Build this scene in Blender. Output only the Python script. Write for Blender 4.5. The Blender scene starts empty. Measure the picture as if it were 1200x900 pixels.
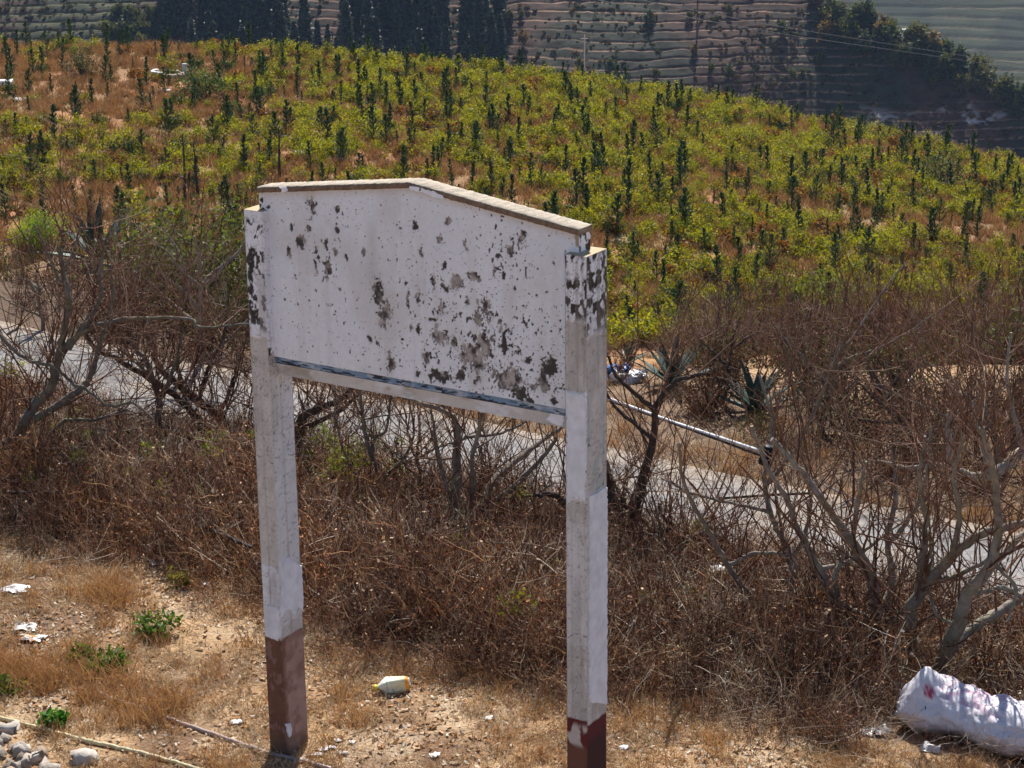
import bpy, math, random
import numpy as np
from mathutils import Vector
R = math.radians
random.seed(7)
rng = np.random.default_rng(11)
scene = bpy.context.scene
COL = scene.collection

# ------------------------------------------------------------ camera, world, sun, exposure
F_PX, PITCH, ROLL, CAM_H = 2552.88, 0.301606, 0.0124763, 5.20314      # focal length in pixels of a 1200 x 900 frame
cam_data = bpy.data.cameras.new('camera')
cam = bpy.data.objects.new('camera', cam_data); COL.objects.link(cam)
cam_data.sensor_width = 36.0
cam_data.lens = 36.0 * F_PX / 1200.0
cam_data.clip_start = 0.5
cam_data.clip_end = 6000
cam.location = (0, 0, CAM_H)
cam.rotation_mode = 'XYZ'
from mathutils import Matrix
cam.rotation_euler = (Matrix.Rotation(math.pi/2 - PITCH, 3, 'X') @ Matrix.Rotation(-ROLL, 3, 'Z')).to_euler()
scene.camera = cam

SUN_EL, SUN_AZ = R(47), R(7)          # azimuth measured from straight ahead towards the right
world = bpy.data.worlds.new('World'); scene.world = world; world.use_nodes = True
wn = world.node_tree
bg = wn.nodes['Background']
sky = wn.nodes.new('ShaderNodeTexSky'); sky.sky_type = 'NISHITA'; sky.sun_disc = False
sky.sun_elevation = SUN_EL; sky.sun_rotation = SUN_AZ
sky.altitude = 1500; sky.air_density = 1.0; sky.dust_density = 0.6
wn.links.new(sky.outputs[0], bg.inputs[0]); bg.inputs[1].default_value = 0.08
sun_data = bpy.data.lights.new('sun', 'SUN'); sun_data.energy = 5.0; sun_data.angle = R(0.5)
sun_data.color = (1.0, 0.95, 0.87)
sun = bpy.data.objects.new('sun', sun_data); COL.objects.link(sun)
sdir = Vector((math.sin(SUN_AZ)*math.cos(SUN_EL), math.cos(SUN_AZ)*math.cos(SUN_EL), math.sin(SUN_EL)))
sun.rotation_euler = (-sdir).to_track_quat('-Z', 'Y').to_euler()
sun.location = sdir * 50
scene.view_settings.view_transform = 'Standard'
scene.view_settings.look = 'None'
scene.view_settings.gamma = 1.0
scene.view_settings.use_curve_mapping = False
scene.view_settings.exposure = 0.72
scene.render.engine = 'CYCLES'
scene.cycles.use_denoising = True
scene.cycles.max_bounces = 4
scene.cycles.diffuse_bounces = 3
scene.cycles.glossy_bounces = 2
scene.cycles.transmission_bounces = 3
scene.cycles.transparent_max_bounces = 4
scene.cycles.use_adaptive_sampling = True
scene.cycles.adaptive_threshold = 0.025
scene.cycles.volume_bounces = 0

# ------------------------------------------------------------ pixel <-> place
_c, _s = math.cos(ROLL), math.sin(ROLL)
_cp, _sp = math.cos(PITCH), math.sin(PITCH)
def ray(px, py):
    X, Y = px - 600.0, 450.0 - py
    X, Y = _c*X + _s*Y, -_s*X + _c*Y
    return np.array([X, F_PX*_cp + Y*_sp, -F_PX*_sp + Y*_cp])
def project(x, y, z):
    z = z - CAM_H
    zc = y*_cp - z*_sp; up = y*_sp + z*_cp
    X = F_PX*x/zc; Y = F_PX*up/zc
    return 600 + _c*X - _s*Y, 450 - (_s*X + _c*Y)
def at_depth(px, py, Y):
    d = ray(px, py); d = d*(Y/d[1]); return np.array([d[0], d[1], d[2] + CAM_H])
def sstep(a, b, x):
    t = np.clip((x - a)/(b - a), 0, 1); return t*t*(3 - 2*t)

def mixc(c, col, m): m = np.clip(m, 0, 1)[..., None]; return c*(1-m) + np.asarray(col)*m
# ------------------------------------------------------------ numpy noise
def _hash(ix, iy, seed):
    h = (ix.astype(np.int64)*374761393 + iy.astype(np.int64)*668265263 + seed*974711) & 0x7fffffff
    h = ((h ^ (h >> 13))*1274126177) & 0x7fffffff
    return ((h ^ (h >> 16)) & 0xffff)/65535.0
def vnoise(x, y, seed=0):
    x = np.asarray(x, float); y = np.asarray(y, float)
    ix, iy = np.floor(x), np.floor(y); fx, fy = x - ix, y - iy
    fx = fx*fx*(3 - 2*fx); fy = fy*fy*(3 - 2*fy)
    a = _hash(ix, iy, seed); b = _hash(ix+1, iy, seed); c = _hash(ix, iy+1, seed); d = _hash(ix+1, iy+1, seed)
    return a + (b-a)*fx + (c-a)*fy + (a-b-c+d)*fx*fy
def fbm(x, y, seed=0, octv=4):
    s = 0; a = 0.5; t = 0
    for o in range(octv):
        s = s + a*vnoise(np.asarray(x)*2**o + 17.3*o, np.asarray(y)*2**o - 9.1*o, seed + o); t += a; a *= 0.5
    return s/t

# ------------------------------------------------------------ mesh helpers
def make_mesh(name, V, Fq, col=None, mats=(), mat_idx=None, smooth=False):
    me = bpy.data.meshes.new(name)
    V = np.asarray(V, np.float32)
    if isinstance(Fq, np.ndarray) and Fq.ndim == 2:
        n, k = Fq.shape
        me.vertices.add(len(V)); me.vertices.foreach_set('co', V.ravel())
        me.loops.add(n*k); me.loops.foreach_set('vertex_index', Fq.astype(np.int32).ravel())
        me.polygons.add(n); me.polygons.foreach_set('loop_start', np.arange(0, n*k, k, dtype=np.int32))
        me.update(calc_edges=True)
    else:
        me.from_pydata([tuple(map(float, v)) for v in V], [], [tuple(map(int, f)) for f in Fq]); me.update()
    if col is not None:
        c = np.ones((len(V), 4), np.float32); c[:, :3] = col
        at = me.color_attributes.new('Col', 'FLOAT_COLOR', 'POINT'); at.data.foreach_set('color', c.ravel())
    for m in mats: me.materials.append(m)
    if mat_idx is not None: me.polygons.foreach_set('material_index', np.asarray(mat_idx, np.int32))
    if smooth: me.polygons.foreach_set('use_smooth', np.ones(len(me.polygons), bool))
    return me
class MB:
    """collects quads (triangles are stored with a doubled corner left out through a second list)"""
    def __init__(self): self.V = []; self.Q = []; self.C = []; self.n = 0
    def add(self, V, Q, c=(1, 1, 1)):
        V = np.asarray(V, float); Q = np.asarray(Q, int)
        self.V.append(V); self.Q.append(Q + self.n); self.n += len(V)
        c = np.asarray(c, float)
        self.C.append(np.broadcast_to(c, (len(V), 3)) if c.ndim == 1 else c)
    def box(self, lo, hi, c=(1, 1, 1)):
        x0, y0, z0 = lo; x1, y1, z1 = hi
        V = [(x0,y0,z0),(x1,y0,z0),(x1,y1,z0),(x0,y1,z0),(x0,y0,z1),(x1,y0,z1),(x1,y1,z1),(x0,y1,z1)]
        self.add(V, [(0,3,2,1),(4,5,6,7),(0,1,5,4),(1,2,6,5),(2,3,7,6),(3,0,4,7)], c)
    def tube(self, P, rad, sides=6, c=(1, 1, 1), cap=True):
        P = np.asarray(P, float); n = len(P); rad = np.broadcast_to(np.asarray(rad, float), (n,))
        T = np.gradient(P, axis=0); T /= (np.linalg.norm(T, axis=1)[:, None] + 1e-9)
        ref = np.array([0.31, 0.95, 0.05]) if abs(T[0] @ np.array([0.31, 0.95, 0.05])) < 0.85 else np.array([0.9, -0.1, 0.4])
        A = np.cross(T, ref); A /= (np.linalg.norm(A, axis=1)[:, None] + 1e-9)
        B = np.cross(T, A)
        th = np.arange(sides)*2*math.pi/sides
        V = P[:, None, :] + rad[:, None, None]*(np.cos(th)[None, :, None]*A[:, None, :] + np.sin(th)[None, :, None]*B[:, None, :])
        i = np.arange(n-1)[:, None]*sides; j = np.arange(sides)[None, :]; k = (j+1) % sides
        Q = np.stack([i+j, i+k, i+sides+k, i+sides+j], -1).reshape(-1, 4)
        c = np.asarray(c, float)
        if c.ndim == 2: c = np.repeat(c, sides, 0)
        self.add(V.reshape(-1, 3), Q, c)
        if cap and sides == 4: self.add(V[-1], [(0, 1, 2, 3)], c if c.ndim == 1 else c[-4:])
        elif cap and sides >= 5:
            for end in (0, n-1):
                ring = V[end]; ctr = ring.mean(0)
                W = np.vstack([ring, ctr[None]]); q = [(a, (a+1) % sides, sides, sides) for a in range(sides)]
                half = [(2*a % sides, (2*a+1) % sides, (2*a+2) % sides, sides) for a in range(sides//2)]
                if sides % 2: half.append((sides-1, 0, 0, sides))
                half = [h for h in half if len(set(h)) == 4]
                self.add(W, half, c if c.ndim == 1 else c[:sides+1]) if half else None
    def quads(self, C, U, W, c):                      # many flat quads: centre, half axes
        C = np.asarray(C); n = len(C)
        V = np.stack([C-U-W, C+U-W, C+U+W, C-U+W], 1).reshape(-1, 3)
        Q = np.arange(4*n).reshape(-1, 4)
        c = np.asarray(c, float)
        if c.ndim == 2: c = np.repeat(c, 4, 0)
        self.add(V, Q, c)
    def mesh(self, name, mat, smooth=False):
        if not self.V: return make_mesh(name, np.zeros((0, 3)), [], mats=[mat])
        return make_mesh(name, np.vstack(self.V), np.vstack(self.Q), np.vstack(self.C), [mat], smooth=smooth)
def link(name, me, parent=None, loc=None):
    o = bpy.data.objects.new(name, me); COL.objects.link(o)
    if parent: o.parent = parent
    if loc is not None: o.location = [float(v) for v in loc]
    return o
def tag(o, label, cat, group=None, kind=None):
    o['label'] = label; o['category'] = cat
    if group: o['group'] = group
    if kind: o['kind'] = kind
    return o
def thing(name, label, cat, loc=(0, 0, 0), rotz=0.0, group=None):
    o = bpy.data.objects.new(name, None); COL.objects.link(o)
    o.location = [float(v) for v in loc]; o.rotation_euler = (0, 0, rotz); o.empty_display_size = 0.1
    return tag(o, label, cat, group)
def unit(n, r=rng):
    v = r.normal(size=(n, 3)); return v/np.linalg.norm(v, axis=1)[:, None]

# ------------------------------------------------------------ materials
def mat(name, color=(1, 1, 1), rough=0.9, attr=True, nscale=None, namp=0.25, bump=None, trans=0.0, spec=0.25, coords='Object', tcol=None):
    m = bpy.data.materials.new(name); m.use_nodes = True
    nt = m.node_tree; N = nt.nodes; L = nt.links
    p = N['Principled BSDF']; out = N['Material Output']
    p.inputs['Roughness'].default_value = rough
    p.inputs['Specular IOR Level'].default_value = spec
    rgb = N.new('ShaderNodeRGB'); rgb.outputs[0].default_value = (*color, 1)
    cur = rgb.outputs[0]
    if attr:
        a = N.new('ShaderNodeAttribute'); a.attribute_name = 'Col'
        mx = N.new('ShaderNodeMix'); mx.data_type = 'RGBA'; mx.blend_type = 'MULTIPLY'; mx.inputs[0].default_value = 1
        L.new(cur, mx.inputs[6]); L.new(a.outputs['Color'], mx.inputs[7]); cur = mx.outputs[2]
    tc = N.new('ShaderNodeTexCoord')
    if nscale:
        no = N.new('ShaderNodeTexNoise'); no.inputs['Scale'].default_value = nscale; no.inputs['Detail'].default_value = 6
        L.new(tc.outputs[coords], no.inputs['Vector'])
        mr = N.new('ShaderNodeMapRange'); mr.inputs[1].default_value = 0.25; mr.inputs[2].default_value = 0.75
        mr.inputs[3].default_value = 1-namp; mr.inputs[4].default_value = 1+namp
        L.new(no.outputs[0], mr.inputs[0])
        mx = N.new('ShaderNodeMix'); mx.data_type = 'RGBA'; mx.blend_type = 'MULTIPLY'; mx.inputs[0].default_value = 1
        L.new(cur, mx.inputs[6]); L.new(mr.outputs[0], mx.inputs[7]); cur = mx.outputs[2]
    L.new(cur, p.inputs['Base Color'])
    if bump:
        sc_, st, di = bump
        nb = N.new('ShaderNodeTexNoise'); nb.inputs['Scale'].default_value = sc_; nb.inputs['Detail'].default_value = 8
        L.new(tc.outputs[coords], nb.inputs['Vector'])
        b = N.new('ShaderNodeBump'); b.inputs['Strength'].default_value = st; b.inputs['Distance'].default_value = di
        L.new(nb.outputs[0], b.inputs['Height']); L.new(b.outputs[0], p.inputs['Normal'])
    if trans > 0:
        t = N.new('ShaderNodeBsdfTranslucent')
        if tcol:
            mx = N.new('ShaderNodeMix'); mx.data_type = 'RGBA'; mx.blend_type = 'MULTIPLY'; mx.inputs[0].default_value = 1
            L.new(cur, mx.inputs[6]); mx.inputs[7].default_value = (*tcol, 1); L.new(mx.outputs[2], t.inputs[0])
        else: L.new(cur, t.inputs[0])
        ms = N.new('ShaderNodeMixShader'); ms.inputs[0].default_value = trans
        L.new(p.outputs[0], ms.inputs[1]); L.new(t.outputs[0], ms.inputs[2]); L.new(ms.outputs[0], out.inputs[0])
    return m
M = {}
M['soil'] = mat('soil', nscale=9, namp=0.3, bump=(40, 0.7, 0.03))
M['road'] = mat('pale_concrete_road', (1, 1, 1), 0.9, True, 16, 0.30, (45, 0.6, 0.015))
M['plaster'] = mat('peeling_plaster', (1, 1, 1), 0.85, True, 60, 0.06, (160, 0.35, 0.004))
M['skin'] = mat('plaster_skin', (1, 1, 1), 0.85, True, 18, 0.16, (90, 0.6, 0.006))
M['concrete'] = mat('weathered_concrete', (1, 1, 1), 0.92, True, 120, 0.25, (220, 0.6, 0.006))
M['bark'] = mat('fig_bark', (1, 1, 1), 0.85, True, 22, 0.35, (60, 0.6, 0.01))
M['twig'] = mat('twig', (1, 1, 1), 0.7, True)
M['straw'] = mat('straw', (1, 1, 1), 0.75, True, trans=0.25)
M['leaf'] = mat('leaf', (1, 1, 1), 0.6, True, trans=0.45, tcol=(1.25, 1.15, 0.5))
M['deadleaf'] = mat('dead_leaf', (1, 1, 1), 0.8, True, trans=0.2)
M['needle'] = mat('needle', (1, 1, 1), 0.6, True, trans=0.22)
M['hill'] = mat('terraced_earth', (1, 1, 1), 0.95, True, 0.8, 0.3)
M['stone'] = mat('stone', (1, 1, 1), 0.9, True, 14, 0.3, (50, 0.6, 0.01))
M['film'] = mat('plastic_film', (1, 1, 1), 0.35, True, 25, 0.08, spec=0.5, trans=0.15)
M['plastic'] = mat('plastic', (1, 1, 1), 0.4, True, spec=0.5)
M['rubber'] = mat('black_pipe', (1, 1, 1), 0.5, True, 40, 0.2)
M['agave'] = mat('agave', (1, 1, 1), 0.5, True, 12, 0.15, spec=0.4)
M['sack'] = mat('woven_sack', (1, 1, 1), 0.55, True, 90, 0.06, (260, 0.4, 0.004), spec=0.4)
M['metal'] = mat('painted_metal', (1, 1, 1), 0.5, True, 30, 0.1)

# ------------------------------------------------------------ terrain
TH = R(35.0); SN, CN = math.sin(TH), math.cos(TH)
N_NEAR, N_FAR, ROAD_Z = 12.90, 14.75, -0.80
_kx = np.array([-31, -15, 0, 10, 21, 31, 60]); _kc = np.array([-14.8, -15.4, -17.0, -18.4, -20.6, -23.0, -30])
def terrain(x, y):
    x = np.asarray(x, float); y = np.asarray(y, float)
    n = x*SN + y*CN
    z1 = np.interp(n, [-100, 8.7, 9.6, 11.5, 12.6, 12.88, 12.9, 15.9, 30], [0, 0, -0.07, -0.42, -0.64, -0.70, -0.82, -0.82, -0.82])
    z1 = np.where(n < 12.9, z1 + 0.05*(fbm(x*0.9, y*0.9, 3) - 0.5)*sstep(12.85, 12.3, n), z1)
    z2 = np.minimum(-0.82, -0.82 - (y - 19)*0.285) + 0.9*(fbm(x*0.2, y*0.2, 5) - 0.5)
    z2 = z2 + 1.7*np.exp(-((x+5.6)/3.6)**2 - ((y-30)/7.5)**2)
    t = sstep(15.2, 19.0, n); z = z1*(1-t) + z2*t
    xs = x/np.maximum(y, 60)*135
    zc = np.interp(xs, _kx, _kc); zn = -17.4 - 0.055*xs
    k = (y - 80)/55
    zh = zn + (zc - zn)*np.clip(k, -0.3, 1) + 0.35*np.sin(np.clip(k, 0, 1)*math.pi) + 0.7*(fbm(x*0.09, y*0.09, 8) - 0.5)
    zh = zh - np.where(y > 135, 0.03*(y-135)**1.0 + 0.012*np.clip(y-135, 0, 30)**2, 0)
    t = sstep(66, 88, y); z = z*(1-t) + zh*t
    zv = -86 - 260*sstep(420, 700, y)
    t = sstep(160, 270, y); z = z*(1-t) + zv*t
    return z
def hit(px, py, y0=7.0, y1=170.0):
    d = ray(px, py); ys = np.concatenate([np.arange(y0, 40, 0.02), np.arange(40, y1, 0.1)])
    X = d[0]*ys/d[1]; Z = CAM_H + d[2]*ys/d[1]
    below = np.nonzero(Z <= terrain(X, ys))[0]
    i = below[0] if len(below) else len(ys)-1
    return np.array([X[i], ys[i], terrain(X[i], ys[i])])
def ground_sheet():
    ys = np.concatenate([np.arange(-40, 6, 2.0), np.arange(6, 24, 0.11), 24*np.exp(np.linspace(0, math.log(170/24), 190)), np.linspace(176, 420, 40), np.linspace(440, 3000, 14)])
    us = np.concatenate([np.linspace(-1, -0.2, 8), np.linspace(-0.19, 0.19, 150), np.linspace(0.2, 1, 8)])
    Y, U = np.meshgrid(ys, us, indexing='ij')
    # near rows keep a wide reach so the sheet goes on outside the frame
    W = np.where(np.abs(U) <= 0.19, U/0.19*(np.maximum(Y, 9)*0.27 + 0.3), 0)
    edge = np.maximum(Y, 9)*0.27 + 0.3
    W = np.where(np.abs(U) > 0.19, np.sign(U)*(edge + (np.abs(U)-0.19)/0.81*(60 + 1.3*np.maximum(Y, 0))), W)
    X = W; Z = terrain(X, Y)
    n = X*SN + Y*CN
    V = np.stack([X, Y, Z], -1).reshape(-1, 3)
    a, b = Y.shape; i = np.arange(a*b).reshape(a, b)
    Q = np.stack([i[:-1, :-1], i[:-1, 1:], i[1:, 1:], i[1:, :-1]], -1).reshape(-1, 4)
    t = fbm(X*1.7, Y*1.7, 21)[..., None]; t2 = fbm(X*0.35, Y*0.35, 31)[..., None]
    dry = np.array([0.37, 0.235, 0.125]); dark = np.array([0.17, 0.095, 0.052]); pale = np.array([0.46, 0.34, 0.22]); red = np.array([0.33, 0.13, 0.06])
    c = dark + (dry-dark)*sstep(0.3, 0.6, t)
    c = c + (pale-c)*sstep(0.55, 0.75, fbm(X*3.1, Y*3.1, 55)[..., None])*0.8
    bank = sstep(9.6, 10.6, n)[..., None]*(n < N_NEAR)[..., None]
    c = c*(1-bank) + bank*(np.array([0.15, 0.08, 0.048]) + 0.10*(t-0.5))
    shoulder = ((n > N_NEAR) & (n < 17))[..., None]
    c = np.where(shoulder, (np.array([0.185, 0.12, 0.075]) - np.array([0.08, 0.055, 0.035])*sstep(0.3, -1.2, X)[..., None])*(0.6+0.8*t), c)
    far = sstep(17, 20, n)[..., None]
    hillc = np.array([0.27, 0.15, 0.068]) + (np.array([0.34, 0.155, 0.065]) - np.array([0.27, 0.15, 0.068]))*sstep(0.35, 0.65, t2)
    hillc = hillc + (np.array([0.16, 0.14, 0.04]) - hillc)*sstep(0.45, 0.7, fbm(X*0.23, Y*0.23, 91)[..., None])*0.6
    c = c*(1-far) + far*hillc*(0.75+0.5*t)
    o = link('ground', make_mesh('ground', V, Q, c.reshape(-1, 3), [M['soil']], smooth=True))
    o['kind'] = 'structure'; o['label'] = 'dry grassy ground falling from the sign to the pine slope'
    return o
ground = ground_sheet()

# road: pale concrete lane across the picture behind the bare trees
def ribbon_road():
    ss = np.arange(-24, 24, 0.10); ns = np.linspace(N_NEAR, N_FAR, 26)
    S, Nn = np.meshgrid(ss, ns, indexing='ij')
    wig = np.where(Nn > N_FAR-0.01, 0.16*(fbm(S*0.7, S*0+3, 4)-0.5), 0)
    Nn = Nn + wig
    X = S*CN + Nn*SN; Y = -S*SN + Nn*CN
    Z = ROAD_Z + 0.012*(fbm(S*0.8, Nn*0.8, 2)-0.5) + 0.004
    V = np.stack([X, Y, Z], -1).reshape(-1, 3); a, b = S.shape; i = np.arange(a*b).reshape(a, b)
    Q = np.stack([i[:-1, :-1], i[1:, :-1], i[1:, 1:], i[:-1, 1:]], -1).reshape(-1, 4)
    t = fbm(S*1.3, Nn*1.3, 77)[..., None]
    c = np.array([0.225, 0.215, 0.212])*(0.7+0.6*t)
    c = mixc(c, np.array([0.13, 0.12, 0.115]), sstep(0.52, 0.70, fbm(S*0.9+3, Nn*2.2, 79))*0.6); c = mixc(c, np.array([0.30, 0.24, 0.18]), sstep(0.5, 0.68, fbm(S*2.6, Nn*2.6, 80))*0.6)
    edge = sstep(0.35, 0.0, np.minimum(Nn-N_NEAR, N_FAR-Nn))[..., None]
    c = c + (np.array([0.36, 0.27, 0.19])-c)*edge*0.7
    o = link('road', make_mesh('road', V, Q, c.reshape(-1, 3), [M['road']], smooth=True))
    o['kind'] = 'structure'; o['label'] = 'narrow pale concrete lane behind the bare trees'
    return o
road = ribbon_road()
# kerb stones on the near edge of the lane
kerb = thing('kerb', 'row of rough pale kerb stones along the near edge of the lane', 'kerb')
def rough_box(lx, ly, lz, seed, c, amp=0.012, sub=3, rnd=0.13):
    r = np.random.default_rng(seed); mb = MB()
    g = np.linspace(-1, 1, sub+1); faces = []; V = []; idx = {}
    def vid(p):
        k = tuple(np.round(p, 4))
        if k not in idx: idx[k] = len(V); V.append(p)
        return idx[k]
    for ax in range(3):
        for sgn in (-1, 1):
            for i in range(sub):
                for j in range(sub):
                    q = []
                    for (a, b) in ((i, j), (i+1, j), (i+1, j+1), (i, j+1)):
                        p = np.zeros(3); p[ax] = sgn; p[(ax+1) % 3] = g[a]; p[(ax+2) % 3] = g[b]; q.append(vid(p))
                    faces.append(q if sgn > 0 else q[::-1])
    V = np.array(V); L = np.linalg.norm(V, axis=1)[:, None]
    V = V*(1 - rnd*(L-1))*np.array([lx, ly, lz])/2 + r.normal(0, amp, V.shape)
    mb.add(V, faces, np.array(c)*(0.9+0.2*r.random((len(V), 1))))
    return mb
for k in range(26):
    s = -8.0 + k*0.62
    L = 0.57
    n0 = N_NEAR - 0.10
    x, y = s*CN + n0*SN, -s*SN + n0*CN
    px, py = project(x, y, -0.7)
    o = link('kerb_stone', rough_box(L, 0.16, 0.30, 900+k, (0.46, 0.42, 0.36)).mesh('kerb_stone', M['stone']), kerb, (x, y, ROAD_Z - 0.03 + 0.03*math.sin(k*2.1)))
    o.rotation_euler = (0.04*math.sin(k), 0, -TH + 0.03*math.sin(k*1.7))

# ------------------------------------------------------------ far hillsides
def heightfield(name, xs, ys, zfun, cfun, m, label):
    X, Y = np.meshgrid(xs, ys); Z = zfun(X, Y); c = cfun(X, Y, Z)
    a, b = X.shape; i = np.arange(a*b).reshape(a, b)
    Q = np.stack([i[:-1, :-1], i[:-1, 1:], i[1:, 1:], i[1:, :-1]], -1).reshape(-1, 4)
    o = link(name, make_mesh(name, np.stack([X, Y, Z], -1).reshape(-1, 3), Q, c.reshape(-1, 3), [m]))
    o['kind'] = 'structure'; o['label'] = label
    return o
def hill_raw(x, y):
    b = -78 + 0.60*(y - 372) + 15*(fbm(x*0.016, y*0.012, 12)-0.5) + 0.03*x
    ridge = np.where(x > 58, -50.5 - (x-58)*0.40, -50.5 + (58-x)*0.55) + 1.2*(fbm(x*0.08, x*0+2, 6)-0.5)
    yr = 372 + (ridge + 78)/0.60
    return np.minimum(b, ridge - 0.45*(y - yr))
def hill_z(x, y):
    z = hill_raw(x, y); st = 1.35
    q = z/st + 1.6*fbm(x*0.018, y*0.020, 14, 2) + 0.22*fbm(x*0.05, y*0.05, 15, 2); k = np.floor(q); f = q - k
    amt = sstep(0.30, 0.46, fbm(x*0.025 + 5, y*0.03, 18))
    terr = st*(f - np.where(f < 0.76, f*0.95, np.where(f < 0.90, 0.722, 0.722 + (f-0.90)*2.78)))
    return z - terr*np.maximum(amt, 0.5)*1.1 + 0.75*(fbm(x*0.35, y*0.35, 9)-0.5)
def hill_c(x, y, z):
    q = hill_raw(x, y)/1.35 + 1.6*fbm(x*0.018, y*0.020, 14, 2) + 0.22*fbm(x*0.05, y*0.05, 15, 2); f = (q - np.floor(q))[..., None]
    t = fbm(x*0.05, y*0.05, 41)[..., None]; t2 = fbm(x*0.5, y*0.5, 43)[..., None]
    brown = np.array([0.070, 0.038, 0.028]); dry = np.array([0.36, 0.215, 0.14]); green = np.array([0.030, 0.032, 0.020]); dk = np.array([0.05, 0.04, 0.035])
    c = brown + (green-brown)*sstep(0.42, 0.62, t)
    lip = 1.0*sstep(0.73, 0.78, f)*sstep(0.93, 0.88, f)*sstep(0.22, 0.45, fbm(x*0.04, y*0.12, 47)[..., None])
    c = c + (dry - c)*lip*0.9
    c = c + (dk - c)*sstep(0.90, 0.94, f)*0.7
    left = sstep(-60, -75, x)[..., None]
    c = c + (np.array([0.12, 0.125, 0.06]) - c)*left*sstep(0.3, 0.5, f)*0.7
    rock = sstep(0.60, 0.70, fbm(x*0.06+3, y*0.16, 61))*sstep(0.5, 0.6, fbm(x*0.5, y*0.5, 66))*sstep(5, 18, x)*sstep(392, 384, y)
    c = c + (np.array([0.55, 0.53, 0.52]) - c)*rock[..., None]*0.95
    return 0.80*c*(0.45 + 1.1*t2)
hillside = heightfield('hillside', np.arange(-125, 140, 0.6), np.concatenate([np.arange(352, 440, 0.18), np.arange(450, 520, 2.5)]), hill_z, hill_c, M['hill'], 'dark brown terraced hillside across the valley')
def far_z(x, y):
    z = -160 + 0.40*(y - 640) + 30*(fbm(x*0.004, y*0.004, 71)-0.5); st = 2.6
    q = z/st + 2.4*fbm(x*0.01, y*0.016, 73); f = q - np.floor(q)
    return z - st*(f - np.where(f < 0.7, f*0.9, np.where(f < 0.88, 0.63, 0.63 + (f-0.88)*3.08))) + 1.6*(fbm(x*0.06, y*0.06, 76)-0.5)
def far_c(x, y, z):
    q = (-160 + 0.40*(y - 640) + 30*(fbm(x*0.004, y*0.004, 71)-0.5))/2.6 + 2.4*fbm(x*0.01, y*0.016, 73); f = (q-np.floor(q))[..., None]
    t = fbm(x*0.012, y*0.012, 81)[..., None]
    c = np.array([0.06, 0.075, 0.035]) + (np.array([0.15, 0.10, 0.06]) - np.array([0.06, 0.075, 0.035]))*sstep(0.5, 0.7, t)
    c = c + (np.array([0.05, 0.055, 0.04]) - c)*sstep(0.88, 0.92, f)*0.5
    c = c + (np.array([0.22, 0.17, 0.10]) - c)*sstep(0.66, 0.72, f)*sstep(0.92, 0.86, f)*0.7
    c = c + (np.array([0.04, 0.05, 0.03]) - c)*sstep(0.52, 0.62, fbm(x*0.05, y*0.07, 85))[..., None]
    return 0.40*c*(0.5+1.0*fbm(x*0.15, y*0.15, 83)[..., None])
far_hill = heightfield('far_hillside', np.arange(-260, 420, 3.0), np.arange(600, 1000, 0.8), far_z, far_c, M['hill'], 'hazy green terraced hillside in the far distance at top right')

# ------------------------------------------------------------ the sign board
SO = np.array([-1.284975, 10.296753, 0.0]); SYAW = 0.569929
PW, PD, PB, HT = 0.1118, 0.1763, 1.6988, 2.90
zE, zA, zB, e1, b0, b1 = 3.0094, 3.1269, 2.0701, 0.0476, 0.0413, 0.1423
su = np.array([math.cos(SYAW), -math.sin(SYAW), 0]); sv = np.array([math.sin(SYAW), math.cos(SYAW), 0])
sign = thing('sign_board', 'weathered blank white plaster sign board on two square posts', 'sign', SO, -SYAW)
def on_face(px, py, axis, off):
    """pixel -> (coordinate along the face, height); axis 'a': the plane b = off (front); axis 'b': the plane a = off (end)"""
    d = ray(px, py); C0 = np.array([0, 0, CAM_H])
    nrm, along = (sv, su) if axis == 'a' else (su, sv)
    t = ((SO - C0) @ nrm + off)/(d @ nrm); P = C0 + d*t - SO
    return P @ along, P[2]
WHITE = np.array([0.725, 0.745, 0.835]); GREY = np.array([0.46, 0.435, 0.43]); BLACKM = np.array([0.035, 0.03, 0.03]); TAN = np.array([0.43, 0.385, 0.38])
RED = np.array([0.105, 0.018, 0.020]); BROWN = np.array([0.14, 0.065, 0.045]); PINK = np.array([0.36, 0.24, 0.21]); DIRT = np.array([0.21, 0.17, 0.13])
def grid_face(mb, origin, du, dv, nu, nv, nrm, paint, trim=None):
    """fine grid with painted relief: paint(u, v) -> colour, height along the normal"""
    lu, lv = np.linalg.norm(du), np.linalg.norm(dv)
    U, V = np.meshgrid(np.linspace(0, 1, nu+1), np.linspace(0, 1, nv+1))
    c, h = paint(U, V)
    e = np.minimum(np.minimum(U, 1-U)*lu, np.minimum(V, 1-V)*lv); h = h*sstep(0, 0.006, e)
    P = origin + U[..., None]*du + V[..., None]*dv + h[..., None]*nrm
    i = np.arange((nu+1)*(nv+1)).reshape(nv+1, nu+1)
    Q = np.stack([i[:-1, :-1], i[:-1, 1:], i[1:, 1:], i[1:, :-1]], -1).reshape(-1, 4)
    mb.add(P.reshape(-1, 3), Q, c.reshape(-1, 3))
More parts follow.
